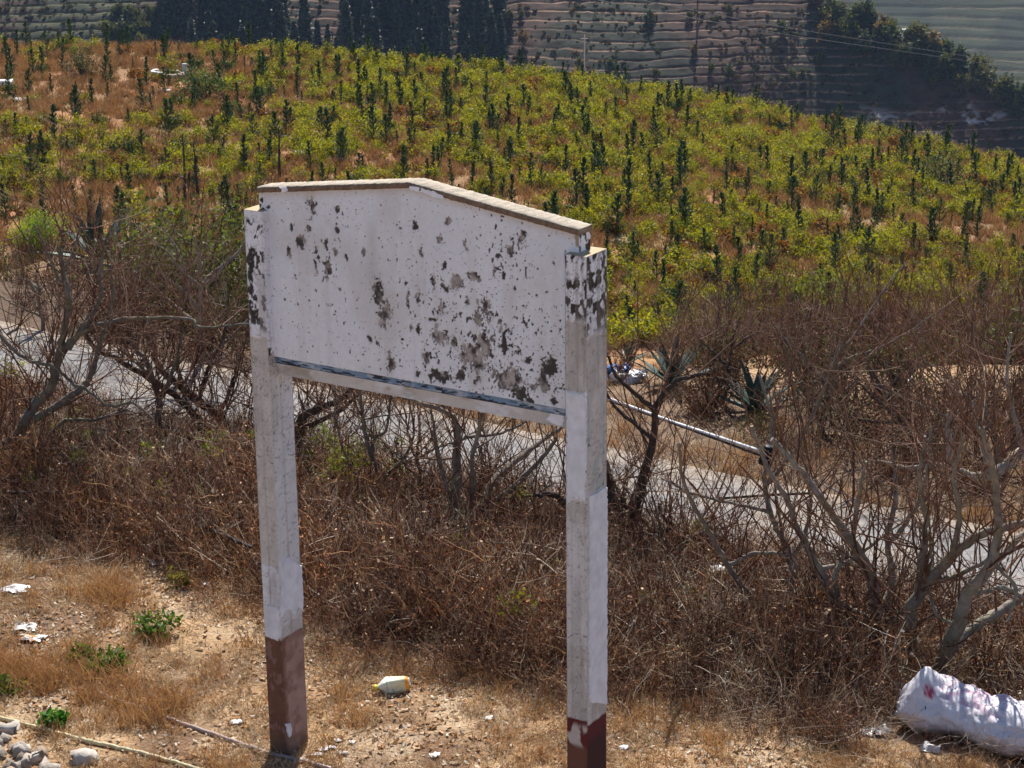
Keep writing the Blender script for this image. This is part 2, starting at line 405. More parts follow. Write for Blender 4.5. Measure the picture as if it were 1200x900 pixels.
# --- panel: peeled patches read off the photograph (x, y, half width, half height, darkness)
PATCH = [(365,241,5,10,.5),(394,247,2.5,5,.7),(352,282,5,8,.6),(342,267,1.5,2.5,1),(338,297,2.5,5,.6),(362,268,2,3,.8),(376,282,2,3,.8),(383,286,2.5,5,.8),
 (395,271,2,3,.8),(370,294,2.5,4,.7),(392,295,1.5,4,.6),(374,301,1.5,3,.7),(370,312,2,7,.5),(384,313,4,12,.5),(346,322,1.3,2.5,1),(425,296,2,5,.5),(486,264,2.5,6,.8),
 (397,339,1.2,1.5,.8),(379,330,1.2,5,.6),(444,346,6,16,.75),(452,367,8,15,.4),(433,396,2.5,4.5,1),(441,403,2,3,.7),(458,427,5,12,.5),(479,354,1.5,14,.7),(494,298,2,6,.7),
 (491,349,3,8,.6),(471,399,1.5,2,.9),(425,414,1.3,2,.9),(335,353,1.2,1.5,1),(489,438,3,5,.7),(481,382,2,4,.7),(489,385,3,5,.7),(525,259,3,4,.5),(515,282,3,6,.7),
 (610,278,5,9,.6),(599,294,3,4,.7),(555,326,7,6,.5),(535,331,9,8,.35),(521,337,4,4,.8),(509,333,3,7,.6),(578,316,2,6,.6),(516,359,4,7,.5),(570,362,6,12,.5),(560,370,3,16,.5),
 (505,373,5,3,.8),(515,394,8,9,.5),(568,402,10,12,.45),(592,398,3,16,.75),(592,408,8,5,.9),(555,419,15,12,.45),(560,434,3,14,.4),(645,430,7,12,.85),(637,445,6,14,.6),
 (597,443,15,13,.45),(610,460,9,9,.85),(619,421,3,4,.9),(515,441,12,7,.7),(540,439,4,8,.6),(649,470,4,4,.9),(628,452,4,6,.6),(583,300,2,3,.7),(545,290,2,4,.5),(590,322,2,3,.7),
 (560,445,5,6,.6),(532,400,3,6,.5),(500,418,4,6,.5),(475,330,2,4,.7),(520,310,3,5,.6),(602,340,2,3,.6),(585,383,3,7,.6),(548,352,3,6,.5),(622,470,5,5,.8),(405,300,1.5,3,.7)]
_pp = []
for (px, py, rx, ry, dk) in PATCH:
    a, z = on_face(px, py, 'a', b0); a2, z2 = on_face(px+rx, py, 'a', b0); a3, z3 = on_face(px, py+ry, 'a', b0)
    _pp.append((a, z, abs(a2-a)*1.15, abs(z3-z)*1.15, dk))
def panel_paint(a, z):
    w1 = fbm(a*26, z*26, 101)-0.5; w2 = fbm(a*26, z*26, 111)-0.5
    f1 = 0.75*(fbm(a*48, z*34, 121)-0.5) + 0.75*(fbm(a*130, z*90, 123, 3)-0.5)
    aa, zz = a + 0.03*w1, z + 0.035*w2
    m = np.zeros_like(a); dk = np.zeros_like(a); halo = np.zeros_like(a)
    for (pa, pz, ra, rz, d) in _pp:
        e = 1.0 - np.sqrt(((aa-pa)/ra)**2 + ((zz-pz)/rz)**2) + 1.75*f1
        halo = np.maximum(halo, sstep(-0.7, 0.5, e)*d)
        v = sstep(0.02, 0.22, e); dk = np.maximum(dk, v*d); m = np.maximum(m, v)
    # loose speckle, denser low and to the right
    ca, cz = on_face(585, 410, 'a', b0)
    dens = np.exp(-(((a-ca)/0.55)**2 + ((z-cz)/0.30)**2))
    ca, cz = on_face(590, 300, 'a', b0); dens = np.maximum(dens, 0.8*np.exp(-(((a-ca)/0.16)**2 + ((z-cz)/0.16)**2)))
    sp = fbm(a*62, z*50, 131, 3); th = 0.80 - 0.13*dens
    v = sstep(th, th+0.02, sp); m = np.maximum(m, v); dk = np.maximum(dk, v*0.8)
    sp = fbm(a*120, z*100, 141, 2); th = 0.86 - 0.12*dens
    v = sstep(th, th+0.02, sp); m = np.maximum(m, v); dk = np.maximum(dk, v*0.7)
    c = np.broadcast_to(WHITE, a.shape + (3,)).copy()
    c *= (0.93 + 0.14*fbm(a*3, z*3, 151))[..., None]
    streak = sstep(0.5, 0.8, fbm(a*14, z*0.8, 161))*0.35*sstep(3.2, 2.6, z)
    c = mixc(c, GREY*1.1, streak*0.8); c = mixc(c, GREY, 0.42*halo*(0.4+0.9*fbm(a*16, z*12, 165))); c = mixc(c, GREY*1.15, 0.35*sstep(0.5, 0.75, fbm(a*6, z*4, 167)))
    sa, sz = on_face(436, 290, 'a', b0)
    c = mixc(c, np.array([0.42, 0.42, 0.42]), 0.5*np.exp(-((a-sa)/0.035)**2)*sstep(sz-0.30, sz-0.1, z)*sstep(sz+0.22, sz+0.05, z)*(0.4+fbm(a*20, z*6, 163)))
    ztop = zA - (zA-zE)*np.abs(a-(PW+PB/2))/(PB/2+e1)
    c = mixc(c, np.array([0.52, 0.43, 0.36]), 0.55*sstep(0.075, 0.03, ztop-z)*(0.5+0.6*fbm(a*9, z*9, 171)))
    bare = TAN + (BLACKM*1.7-TAN)*sstep(0.36, 0.66, fbm(a*34, z*30, 181)*0.6 + dk*0.45)[..., None]
    c = c*(1-m[..., None]) + bare*m[..., None]
    # rim of each patch catches dirt
    # bare concrete at the right top corner and under the apex chips
    ra, rz = on_face(676, 281, 'a', b0)
    v = sstep(0.0, 0.012, 0.042 + 0.03*f1 - np.hypot((a-ra-0.02)*1.0, (z-rz-0.015)*0.8)); c = mixc(c, np.array([0.34, 0.27, 0.21]), v); m = np.maximum(m, v)
    for (px, py) in ((306, 234), (309, 246), (305, 240), (313, 243)):
        ra, rz = on_face(px, py, 'a', b0); v = sstep(0.0, 0.006, 0.012 + 0.03*f1 - np.hypot(a-ra, z-rz)); c = mixc(c, BLACKM*1.2, v)
    h = -0.0022*m + 0.003*(fbm(a*5, z*5, 191)-0.5)
    return c, h
mb = MB()
P_BOT = 2.166
def cap_line(a): return zA - (zA-zE)*np.abs(a-(PW+PB/2))/(PB/2+e1) - 0.027
A0, A1 = PW, PW+PB
na, nz = 430, 232
U, V = np.meshgrid(np.linspace(A0, A1, na+1), np.linspace(0, 1, nz+1))
Z = P_BOT + V*(cap_line(U)-P_BOT); c, h = panel_paint(U, Z)
e = np.minimum(U-A0, A1-U); h = h*sstep(0, 0.01, np.minimum(e, Z-P_BOT))
i = np.arange((na+1)*(nz+1)).reshape(nz+1, na+1)
Qg = np.stack([i[:-1, :-1], i[:-1, 1:], i[1:, 1:], i[1:, :-1]], -1).reshape(-1, 4)
mb.add(np.stack([U, b0-h, Z], -1).reshape(-1, 3), Qg, c.reshape(-1, 3))
# back, ends and underside of the slab
back = np.array([[A0, b1, P_BOT], [A1, b1, P_BOT], [A1, b1, float(cap_line(A1))], [(A0+A1)/2, b1, float(cap_line((A0+A1)/2))], [A0, b1, float(cap_line(A0))]])
mb.add(np.vstack([back, [[(A0+A1)/2, b1, P_BOT]]]), [(1, 5, 3, 2), (5, 0, 4, 3)], WHITE*0.8)
mb.add([[A0, b0, P_BOT], [A1, b0, P_BOT], [A1, b1, P_BOT], [A0, b1, P_BOT]], [(0, 3, 2, 1)], TAN)
# shoulders that sit on the post tops
def shoulder(aa0, aa1, outer):
    for ii, nn in ((1, 1),):
        U, V = np.meshgrid(np.linspace(aa0, aa1, 15), np.linspace(0, 1, 25))
        Z = HT + 0.001 + V*(cap_line(U)-HT); c, h = panel_paint(U, Z)
        i = np.arange(15*25).reshape(25, 15); Q = np.stack([i[:-1, :-1], i[:-1, 1:], i[1:, 1:], i[1:, :-1]], -1).reshape(-1, 4)
        mb.add(np.stack([U, b0 + 0*U, Z], -1).reshape(-1, 3), Q, c.reshape(-1, 3))
        mb.add(np.stack([U, b1 + 0*U, Z], -1).reshape(-1, 3), Q[:, ::-1], WHITE*0.8)
        B, V = np.meshgrid(np.linspace(b0, b1, 25), np.linspace(0, 1, 25)); Z = HT + 0.001 + V*(float(cap_line(outer))-HT)
        blk = sstep(0.50, 0.60, fbm(B*34, Z*22, 211) + 0.22*sstep(0.4, 1, np.abs(B-(b0+b1)/2)/(b1-b0)*2) + 0.1*(Z < HT+0.03))
        c = mixc(np.broadcast_to(WHITE*1.02, B.shape+(3,)).copy(), BLACKM*1.3, blk)
        i = np.arange(625).reshape(25, 25); Q = np.stack([i[:-1, :-1], i[:-1, 1:], i[1:, 1:], i[1:, :-1]], -1).reshape(-1, 4)
        mb.add(np.stack([B*0+outer, B, Z], -1).reshape(-1, 3), Q if outer > 1 else Q[:, ::-1], c.reshape(-1, 3))
shoulder(A0-e1, A0, A0-e1); shoulder(A1, A1+e1, A1+e1)
link('panel', mb.mesh('panel', M['plaster']), sign)
# --- coping slabs of the two slopes
def coping(aL, aR, seed):
    n = 70; mb = MB(); r = np.random.default_rng(seed)
    A = np.linspace(aL, aR, n+1); T = cap_line(A) + 0.027
    prof = [(-0.010, -0.027), (-0.010, -0.004), (-0.006, 0.0), (0.03, 0.001), (0.07, 0.0005), (b1-b0+0.004, 0.0), (b1-b0+0.008, -0.004), (b1-b0+0.008, -0.027)]
    V = []; C = []
    for a, t in zip(A, T):
        chip = 0.0025*(fbm(np.array([a*40.]), np.array([seed*1.]), 7)[0]-0.5)
        for k, (db, dz) in enumerate(prof):
            j = r.normal(0, 0.0009, 3)
            V.append((a + j[0]*0, b0 + db + j[1] + chip*(k < 3), t + dz + j[2]))
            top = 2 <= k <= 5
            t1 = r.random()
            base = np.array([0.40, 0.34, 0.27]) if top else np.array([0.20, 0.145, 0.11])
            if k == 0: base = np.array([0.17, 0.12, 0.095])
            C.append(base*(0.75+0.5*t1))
    m_ = len(prof); V = np.array(V); C = np.array(C); i = np.arange(n)[:, None]*m_; j = np.arange(m_)[None, :]; k = (j+1) % m_
    Q = np.stack([i+j, i+m_+j, i+m_+k, i+k], -1).reshape(-1, 4)
    mb.add(V, Q, C)
    for end in (0, n):
        ring = V[end*m_:(end+1)*m_]
        mb.add(ring, [(0, 1, 2, 7), (2, 3, 6, 7), (3, 4, 5, 6)], C[end*m_:(end+1)*m_])
    # white paint splash left on the front edge
    return mb
apex = PW+PB/2
cl = link('coping', coping(A0-e1-0.004, apex-0.001, 5).mesh('coping', M['concrete']), sign)
cr = link('coping', coping(apex+0.001, A1+e1+0.004, 6).mesh('coping', M['concrete']), sign)
def chip(name, parent, pts_px, axis, off, thick, color, m='skin'):
    """a remnant of plaster skin: outline traced on a face of the sign, with its own thickness"""
    pts = np.array([on_face(x, y, axis, off) for x, y in pts_px]); fine = []; rr = np.random.default_rng(int(abs(pts_px[0][0]*7 + pts_px[0][1])))
    for q0, q1 in zip(pts, np.roll(pts, -1, 0)):
        L_ = np.linalg.norm(q1-q0); m_ = max(1, int(L_/0.012))
        for t_ in np.arange(m_)/m_: fine.append(q0 + (q1-q0)*t_ + rr.normal(0, min(0.0022, L_*0.12), 2))
    pts = fine; n = len(pts); s = -1 if axis == 'a' else 1
    def P(a, z, o): return (a, off + s*o, z) if axis == 'a' else (off + s*o, a, z)
    ca, cz = np.mean(pts, 0)
    V = [P(a, z, -0.002) for a, z in pts] + [P(a + (ca-a)/(abs(ca-a)+0.02)*0.003, z + (cz-z)/(abs(cz-z)+0.02)*0.003, thick) for a, z in pts]
    F = [(i, (i+1) % n, n+(i+1) % n, n+i) for i in range(n)] + [tuple(range(n, 2*n))]
    me = make_mesh(name, V, F, np.broadcast_to(color, (len(V), 3)), [M[m]]); bpy.context.view_layer.update()
    return link(name, me, parent)
chip('paint_splash', cl, [(328,219),(336,218.5),(337,225),(330,225.2)], 'a', b0-0.0105, 0.0015, WHITE*1.05)
chip('paint_splash', cr, [(479,219),(487,218),(497,222),(510,224),(519,229),(520,233),(508,231),(495,226),(482,223)], 'a', b0-0.0105, 0.0015, WHITE*1.05)
# --- blue strip and beam under the panel
mb = MB()
n = 200
def strip(mb, z0, z1, bf, bb, cfun, nz=10, nb=1):
    U, V = np.meshgrid(np.linspace(A0, A1, n+1), np.linspace(0, 1, nz+1)); Z = z0 + V*(z1-z0)
    c, h = cfun(U, Z); i = np.arange((n+1)*(nz+1)).reshape(nz+1, n+1); Q = np.stack([i[:-1, :-1], i[:-1, 1:], i[1:, 1:], i[1:, :-1]], -1).reshape(-1, 4)
    mb.add(np.stack([U, bf-h, Z], -1).reshape(-1, 3), Q, c.reshape(-1, 3))
    mb.add([(A0, bb, z0), (A1, bb, z0), (A1, bb, z1), (A0, bb, z1)], [(1, 0, 3, 2)], GREY)
    mb.add([(A0, bf, z0), (A1, bf, z0), (A1, bb, z0), (A0, bb, z0)], [(0, 3, 2, 1)], GREY)
    mb.add([(A0, bf, z1), (A1, bf, z1), (A1, bb, z1), (A0, bb, z1)], [(0, 1, 2, 3)], GREY)
def blue_paint(a, z):
    t = fbm(a*30, z*60, 221); c = np.broadcast_to(np.array([0.17, 0.26, 0.40]), a.shape+(3,)).copy()
    c = mixc(c, np.array([0.42, 0.46, 0.53]), sstep(0.5, 0.7, t)*0.8)
    c = mixc(c, np.array([0.03, 0.035, 0.05]), sstep(0.56, 0.64, fbm(a*22, z*110, 225)))
    c = mixc(c, np.array([0.03, 0.035, 0.05]), 0.8*sstep(2.1360, 2.1315, z + 0.006*(t-0.5)))  # shadow line above the beam, painted into the strip's lower edge
    return c, 0.002*(t-0.5)
def beam_paint(a, z):
    t = fbm(a*5, z*5, 231); c = np.broadcast_to(np.array([0.50, 0.475, 0.47]), a.shape+(3,))*(0.75+0.5*t)[..., None]
    c = mixc(c, WHITE*0.95, sstep(0.45, 0.6, fbm(a*8+9, z*12, 235))*0.7)
    c = mixc(c, DIRT*1.4, sstep(0.55, 0.75, fbm(a*10, z*20, 237))*0.6)
    return c, 0.003*(t-0.5)
strip(mb, 2.130, P_BOT-0.0005, 0.050, 0.150, blue_paint)
link('blue_strip', mb.mesh('blue_strip', M['plaster']), sign)
mb = MB(); strip(mb, zB, 2.1295, 0.060, 0.152, beam_paint)
bm_o = link('beam', mb.mesh('beam', M['plaster']), sign)
chip('plaster_skin', bm_o, [(640,492),(647,480),(661,484),(661,499),(650,497)], 'a', 0.060, 0.004, WHITE)
# --- posts
def post_paint(side, a_off):
    fx = 'a' if side in ('LF', 'RF') else 'b'
    off = {'LF': 0.0, 'RF': 0.0, 'LS': PW, 'RS': PW+PB+PW}[side]
    def zpx(px, py): return on_face(px, py, fx, off)[1]
    def paint(t, z):          # t 0..1 across the face, z height
        # each z below is read off the photograph along the middle of the face
        k = 3.7 if side[0] == 'L' else 9.1
        n1 = fbm(t*1.3 + k, z*9 + k, 241)-0.5; n2 = fbm(t*5 + k, z*40, 243)-0.5; n3 = fbm(t*3+k, z*14, 245)
        zz = z + 0.05*n1 + 0.02*n2
        c = np.broadcast_to(GREY*1.15, t.shape+(3,)).copy(); c *= (0.78+0.44*n3)[..., None]
        h = np.zeros_like(t)
        def white(zlo, zhi, strength=1.0, tone=1.0):
            nonlocal c, h
            v = sstep(zlo, zlo+0.008, zz)*sstep(zhi, zhi-0.008, zz)*strength
            c = mixc(c, WHITE*tone*(0.9+0.2*n3)[..., None], v); h = h + 0.003*v*(strength > .6)
        def black(zlo, zhi, th):
            nonlocal c
            sp = fbm(t*5.0+k, z*26, 251, 4) + 0.10*(fbm(t*2, z*7+k, 253)-0.5)
            v = sstep(th, th+0.05, sp)*sstep(zlo-0.03, zlo+0.03, zz)*sstep(zhi+0.01, zhi-0.01, zz); c = mixc(c, BLACKM*1.2, v)
        if side == 'LF':
            white(zpx(305, 395), 3); black(zpx(300, 385), 2.86, 0.525); white(2.84, 3, .5); black(zpx(300, 330), zpx(300, 265), 0.50)
            white(zpx(320, 748), zpx(318, 664), .9, .96)
            red = zpx(320, 748)
        elif side == 'LS':
            white(zpx(330, 735), zpx(335, 432), .55, 0.95); white(zpx(322, 412), 3, .9)
            black(zpx(316, 425), zpx(316, 405), 0.60)
            red = zpx(345, 741)
        elif side == 'RF':
            white(zpx(676, 380), 3); black(zpx(676, 376), zpx(676, 325), 0.50); black(zpx(676, 318), 2.9, 0.54)
            white(zpx(676, 590), zpx(676, 458), .95); white(zpx(676, 760), zpx(676, 610), .3)
            red = zpx(676, 842)
        else:
            white(zpx(700, 397), 3); black(zpx(700, 390), 2.9, 0.47)
            tl = sstep(0.45, 0.65, fbm(t*2.2, z*5, 261))*sstep(zpx(700, 600), zpx(700, 570), z)*sstep(zpx(700, 395), zpx(700, 420), z)
            c = mixc(c, np.array([0.27, 0.37, 0.40]), tl*0.55)
            red = zpx(700, 842)
        stain = sstep(0.46, 0.70, fbm(t*1.6+k, z*3.2, 301)); c = mixc(c, GREY*0.72, stain*0.45)
        drip = sstep(0.55, 0.75, fbm(t*7+k, z*1.1, 303)); c = mixc(c, DIRT*1.1, drip*0.35)
        pit = sstep(0.66, 0.72, fbm(t*12+k, z*90, 305, 3)); c = mixc(c, TAN*0.6, pit*0.6); h = h - 0.0012*pit
        ck = np.abs(fbm(t*2.4+k, z*13, 307)-0.5); crk = sstep(0.012, 0.004, ck)*sstep(0.50, 0.60, fbm(t*1.2+k*2, z*2.1, 309)); c = mixc(c, BLACKM*2.4, crk*0.75); h = h - 0.001*crk
        # horizontal hairline cracks
        for q in range(4):
            zc = 0.25 + 2.5*((q*0.618 + k) % 1); cr_ = sstep(0.0035, 0.001, np.abs(z - zc - 0.09*n1 - 0.03*n2))*(fbm(t*4, t*0+q*7.7, 9) > 0.56)
            c = mixc(c, BLACKM*2, cr_*0.8)
        low = sstep(red+0.004, red-0.004, z + 0.02*n2)
        # colours of the painted foot
        if side == 'LF': foot = mixc(BROWN*(0.7+0.7*n3)[..., None], PINK*0.8, sstep(0.56, 0.68, fbm(t*4, z*26, 273))*0.5)
        elif side == 'LS':
            foot = PINK*(0.8+0.4*n3)[..., None]; foot = mixc(foot, BROWN*1.3, np.clip(sstep(0.44, 0.66, fbm(t*3.5, z*22, 271))*0.55 + sstep(0.22, 0.05, t + 0.15*n2)*0.7 + sstep(red-0.06, red-0.02, z)*0.5, 0, 0.9))
        else:
            foot = RED*(0.8+0.5*n3)[..., None]
            if side == 'RF':
                g = sstep(0.46, 0.56, fbm(t*2.2+1, z*9, 275))*sstep(red-0.16, red-0.13, z)*sstep(red-0.01, red-0.05, z); foot = mixc(foot, TAN*1.1, g)
                foot = mixc(foot, BROWN*1.1, sstep(red-0.12, red-0.16, z)*0.8)
            else: foot = mixc(foot, np.array([0.055, 0.022, 0.022]), sstep(red-0.02, red-0.12, z + 0.05*n2))
        foot = mixc(foot, DIRT*0.5, sstep(0.16, 0.0, z)*0.7)
        m = low[..., None]; c = c*(1-m) + foot*m; h = h*(1-low) + 0.001*low
        h = h + 0.0025*(fbm(t*1.5+k, z*6, 281)-0.5)
        return c, h
    return paint
def build_post(a0, sf, ss):
    mb = MB(); nv = 620; zb = -0.25
    def face(org, du, nrm, nu, paint):
        U, V = np.meshgrid(np.linspace(0, 1, nu+1), np.linspace(zb, HT, nv+1)); c, h = paint(U, V)
        L = np.linalg.norm(du); e = np.minimum(U, 1-U)*L; h = h*sstep(0, 0.012, e)
        edge = sstep(0.006, 0.0, e)*(0.004*fbm(V*30, V*0+a0, 291))      # worn arrises
        P = np.array(org)[None, None]*1.0 + U[..., None]*np.array(du) + V[..., None]*np.array([0, 0, 1.]) + (h-edge)[..., None]*np.array(nrm)
        i = np.arange((nu+1)*(nv+1)).reshape(nv+1, nu+1); Q = np.stack([i[:-1, :-1], i[:-1, 1:], i[1:, 1:], i[1:, :-1]], -1).reshape(-1, 4)
        mb.add(P.reshape(-1, 3), Q, c.reshape(-1, 3))
    face((a0, 0, 0), (PW, 0, 0), (0, -1, 0), 28, post_paint(sf, a0))
    face((a0+PW, 0, 0), (0, PD, 0), (1, 0, 0), 40, post_paint(ss, a0))
    x0, x1 = a0, a0+PW
    mb.add([(x0, 0, zb), (x0, PD, zb), (x0, PD, HT), (x0, 0, HT)], [(0, 3, 2, 1)], GREY)
    mb.add([(x0, PD, zb), (x1, PD, zb), (x1, PD, HT), (x0, PD, HT)], [(0, 3, 2, 1)], GREY)
    mb.add([(x0, 0, HT), (x1, 0, HT), (x1, PD, HT), (x0, PD, HT)], [(0, 1, 2, 3)], (0.46, 0.36, 0.22))
    return link('post', mb.mesh('post', M['plaster']), sign)
pl = build_post(0.0, 'LF', 'LS'); pl['label'] = 'left post with a faded brown foot and black mould at its top'
pr = build_post(PW+PB, 'RF', 'RS'); pr['label'] = 'right post with a dark red painted foot'
chip('plaster_skin', pl, [(328,668),(331,659),(337,652),(342,656),(348,660),(353,663),(355,700),(355,716),(349,712),(345,722),(338,712),(333,718),(329,724),(329,690)], 'b', PW, 0.006, WHITE*0.95)
chip('plaster_skin', pl, [(309,708),(328,712),(329,744),(326,751),(318,748),(311,745)], 'a', 0.0, 0.0055, WHITE*0.9)
chip('plaster_skin', pl, [(334,848),(340,847),(341.5,853),(341,862),(338,864)], 'b', PW, 0.006, WHITE*0.9)
chip('plaster_skin', pr, [(690,581),(699,577),(711,570),(711,640),(711,760),(710.5,826),(705,824),(690,823),(689.5,760),(690,640)], 'b', PW+PB+PW, 0.0055, WHITE*0.92)
chip('plaster_skin', pr, [(665,459),(684,462),(687,470),(687,540),(686,588),(675,580),(665,590)], 'a', 0.0, 0.0055, WHITE*0.95)
bpy.context.view_layer.update()

# ------------------------------------------------------------ scatter helper for uncountable ground cover
def scatter(name, pts, scl, rot, vid, variants, label, cat):
    """one object: points carrying a variant number, turn and size; geometry nodes put a plant on each"""
    c = bpy.data.collections.new(name + '_kinds')
    for k, me in enumerate(variants):
        c.objects.link(bpy.data.objects.new('%s_kind_%02d' % (name, k), me))
    me = bpy.data.meshes.new(name); n = len(pts)
    me.vertices.add(n); me.vertices.foreach_set('co', np.asarray(pts, np.float32).ravel())
    a = me.attributes.new('scl', 'FLOAT', 'POINT'); a.data.foreach_set('value', np.asarray(scl, np.float32))
    a = me.attributes.new('vid', 'INT', 'POINT'); a.data.foreach_set('value', np.asarray(vid, np.int32))
    a = me.attributes.new('rot', 'FLOAT_VECTOR', 'POINT'); a.data.foreach_set('vector', np.asarray(rot, np.float32).ravel())
    o = link(name, me)
    ng = bpy.data.node_groups.new(name, 'GeometryNodeTree')
    ng.interface.new_socket('Geometry', in_out='INPUT', socket_type='NodeSocketGeometry')
    ng.interface.new_socket('Geometry', in_out='OUTPUT', socket_type='NodeSocketGeometry')
    N = ng.nodes; L = ng.links
    gi = N.new('NodeGroupInput'); go = N.new('NodeGroupOutput')
    iop = N.new('GeometryNodeInstanceOnPoints'); ci = N.new('GeometryNodeCollectionInfo')
    ci.inputs['Collection'].default_value = c; ci.inputs['Separate Children'].default_value = True; ci.inputs['Reset Children'].default_value = True
    def attr(nm, ty):
        x = N.new('GeometryNodeInputNamedAttribute'); x.data_type = ty; x.inputs['Name'].default_value = nm; return x.outputs[0]
    L.new(gi.outputs[0], iop.inputs['Points']); L.new(ci.outputs[0], iop.inputs['Instance'])
    iop.inputs['Pick Instance'].default_value = True
    L.new(attr('vid', 'INT'), iop.inputs['Instance Index']); L.new(attr('rot', 'FLOAT_VECTOR'), iop.inputs['Rotation']); L.new(attr('scl', 'FLOAT'), iop.inputs['Scale'])
    L.new(iop.outputs[0], go.inputs[0])
    md = o.modifiers.new('scatter', 'NODES'); md.node_group = ng
    tag(o, label, cat, kind='stuff')
    return o
def rots(n, tilt=0.15):
    r = np.zeros((n, 3)); r[:, 0] = rng.normal(0, tilt, n); r[:, 1] = rng.normal(0, tilt, n); r[:, 2] = rng.random(n)*6.283; return r
def jitc(base, n, r, amp=0.25, hue=0.08):
    b = np.asarray(base)*(1 + amp*(r.random((n, 1))*2-1)); return np.clip(b*(1 + hue*(r.random((n, 3))*2-1)), 0.003, 1)
def wander(p0, d0, L, n, r, wob=0.25, up=0.0):
    P = [np.array(p0, float)]; d = np.array(d0, float); d /= np.linalg.norm(d)
    for _ in range(n):
        d = d + r.normal(0, wob, 3) + np.array([0, 0, up]); d /= np.linalg.norm(d)
        P.append(P[-1] + d*L/n)
    return np.array(P)

# plant kinds -------------------------------------------------
def weed(seed, h=0.6, stems=14, spread=0.16, tones=None, fleck=50):
    r = np.random.default_rng(seed); mb = MB()
    tones = tones or [(0.19, 0.075, 0.036), (0.25, 0.115, 0.055), (0.36, 0.23, 0.13), (0.11, 0.048, 0.03)]
    tips = []
    for s in range(stems):
        b = np.array([r.normal(0, spread*0.5), r.normal(0, spread*0.5), -0.02]); d = np.array([r.normal(0, 0.32), r.normal(0, 0.32), 1])
        hh = h*(0.55+0.6*r.random()); P = wander(b, d, hh, 5, r, 0.13)
        c = np.array(tones[r.integers(len(tones))])*(0.7+0.6*r.random())
        mb.tube(P, np.linspace(0.0034, 0.0014, 6), 3, c, cap=False); tips += list(P[2:])
        for q in range(r.integers(2, 5)):
            k = r.integers(1, 5); Q = wander(P[k], r.normal(0, 1, 3)*np.array([1, 1, 0.5])+np.array([0, 0, 0.6]), hh*(0.18+0.28*r.random()), 3, r, 0.2)
            mb.tube(Q, np.linspace(0.0021, 0.001, 4), 3, c*(0.8+0.5*r.random()), cap=False); tips += list(Q[1:])
    tips = np.array(tips); k = r.integers(0, len(tips), fleck); n = fleck
    u = unit(n, r); w = np.cross(u, unit(n, r)); w /= np.linalg.norm(w, axis=1)[:, None]
    sz = (0.004+0.010*r.random((n, 1)))
    mb.quads(tips[k]+r.normal(0, 0.012, (n, 3)), u*sz, w*sz*0.6, np.array([tones[i] for i in r.integers(0, len(tones), n)])*(0.8+1.0*r.random((n, 1))))
    return mb
def tuft(seed, h, blades, spread, tones, wid=0.0028, lean=0.5):
    r = np.random.default_rng(seed); mb = MB()
    for s in range(blades):
        th = r.random()*6.283; d = np.array([math.cos(th)*lean*r.random(), math.sin(th)*lean*r.random(), 1.0])
        b = np.array([r.normal(0, spread), r.normal(0, spread), -0.01]); L = h*(0.5+0.7*r.random()); d /= np.linalg.norm(d)
        side = np.cross(d, r.normal(0, 1, 3)); side /= np.linalg.norm(side); w = wid*(0.7+0.6*r.random())
        m_ = b + d*L*0.55; e = m_ + (d + np.array([math.cos(th), math.sin(th), -0.5])*0.5*r.random())*L*0.5
        c = np.array(tones[r.integers(len(tones))])*(0.75+0.5*r.random())
        mb.add([b-side*w, b+side*w, m_+side*w*0.8, m_-side*w*0.8, e+side*w*0.25, e-side*w*0.25], [(0, 1, 2, 3), (3, 2, 4, 5)], c)
    return mb
def bush(seed, rx, h, leaves, size, tones, stems=7, clumps=14, flat=0.75, stemc=(0.10, 0.06, 0.04), aspect=0.55):
    """leaf-sized faces gathered in clumps round the ends of a few stems"""
    r = np.random.default_rng(seed); mb = MB()
    ctr = []
    for k in range(clumps):
        d = unit(1, r)[0]; d[2] = abs(d[2])*1.0; rr = (0.35+0.65*r.random())
        ctr.append(np.array([d[0]*rx*rr, d[1]*rx*rr, h*(0.25 + 0.72*d[2]*rr)]))
    ctr = np.array(ctr)
    for k in range(min(stems, clumps)):
        P = np.array([np.array([r.normal(0, rx*0.08), r.normal(0, rx*0.08), -0.05]), ctr[k]*np.array([0.45, 0.45, 0.5]), ctr[k]]); mb.tube(P, [0.018*h+0.004, 0.012*h+0.003, 0.004] if h > 0.4 else [0.0016, 0.0012, 0.0008], 3, stemc, cap=False)
    k = r.integers(0, clumps, leaves); tone_c = np.array([tones[i] for i in r.integers(0, len(tones), clumps)])
    off = r.normal(0, 1, (leaves, 3))*np.array([rx*0.22, rx*0.22, h*0.14]); C = ctr[k] + off; C[:, 2] = np.maximum(C[:, 2], 0.02)
    u = unit(leaves, r); w = np.cross(u, unit(leaves, r)); w /= np.linalg.norm(w, axis=1)[:, None]; sz = size*(0.6+0.8*r.random((leaves, 1)))
    mb.quads(C, u*sz, w*sz*aspect, np.clip(tone_c[k]*(0.65+0.7*r.random((leaves, 1))), 0.004, 1))
    return mb
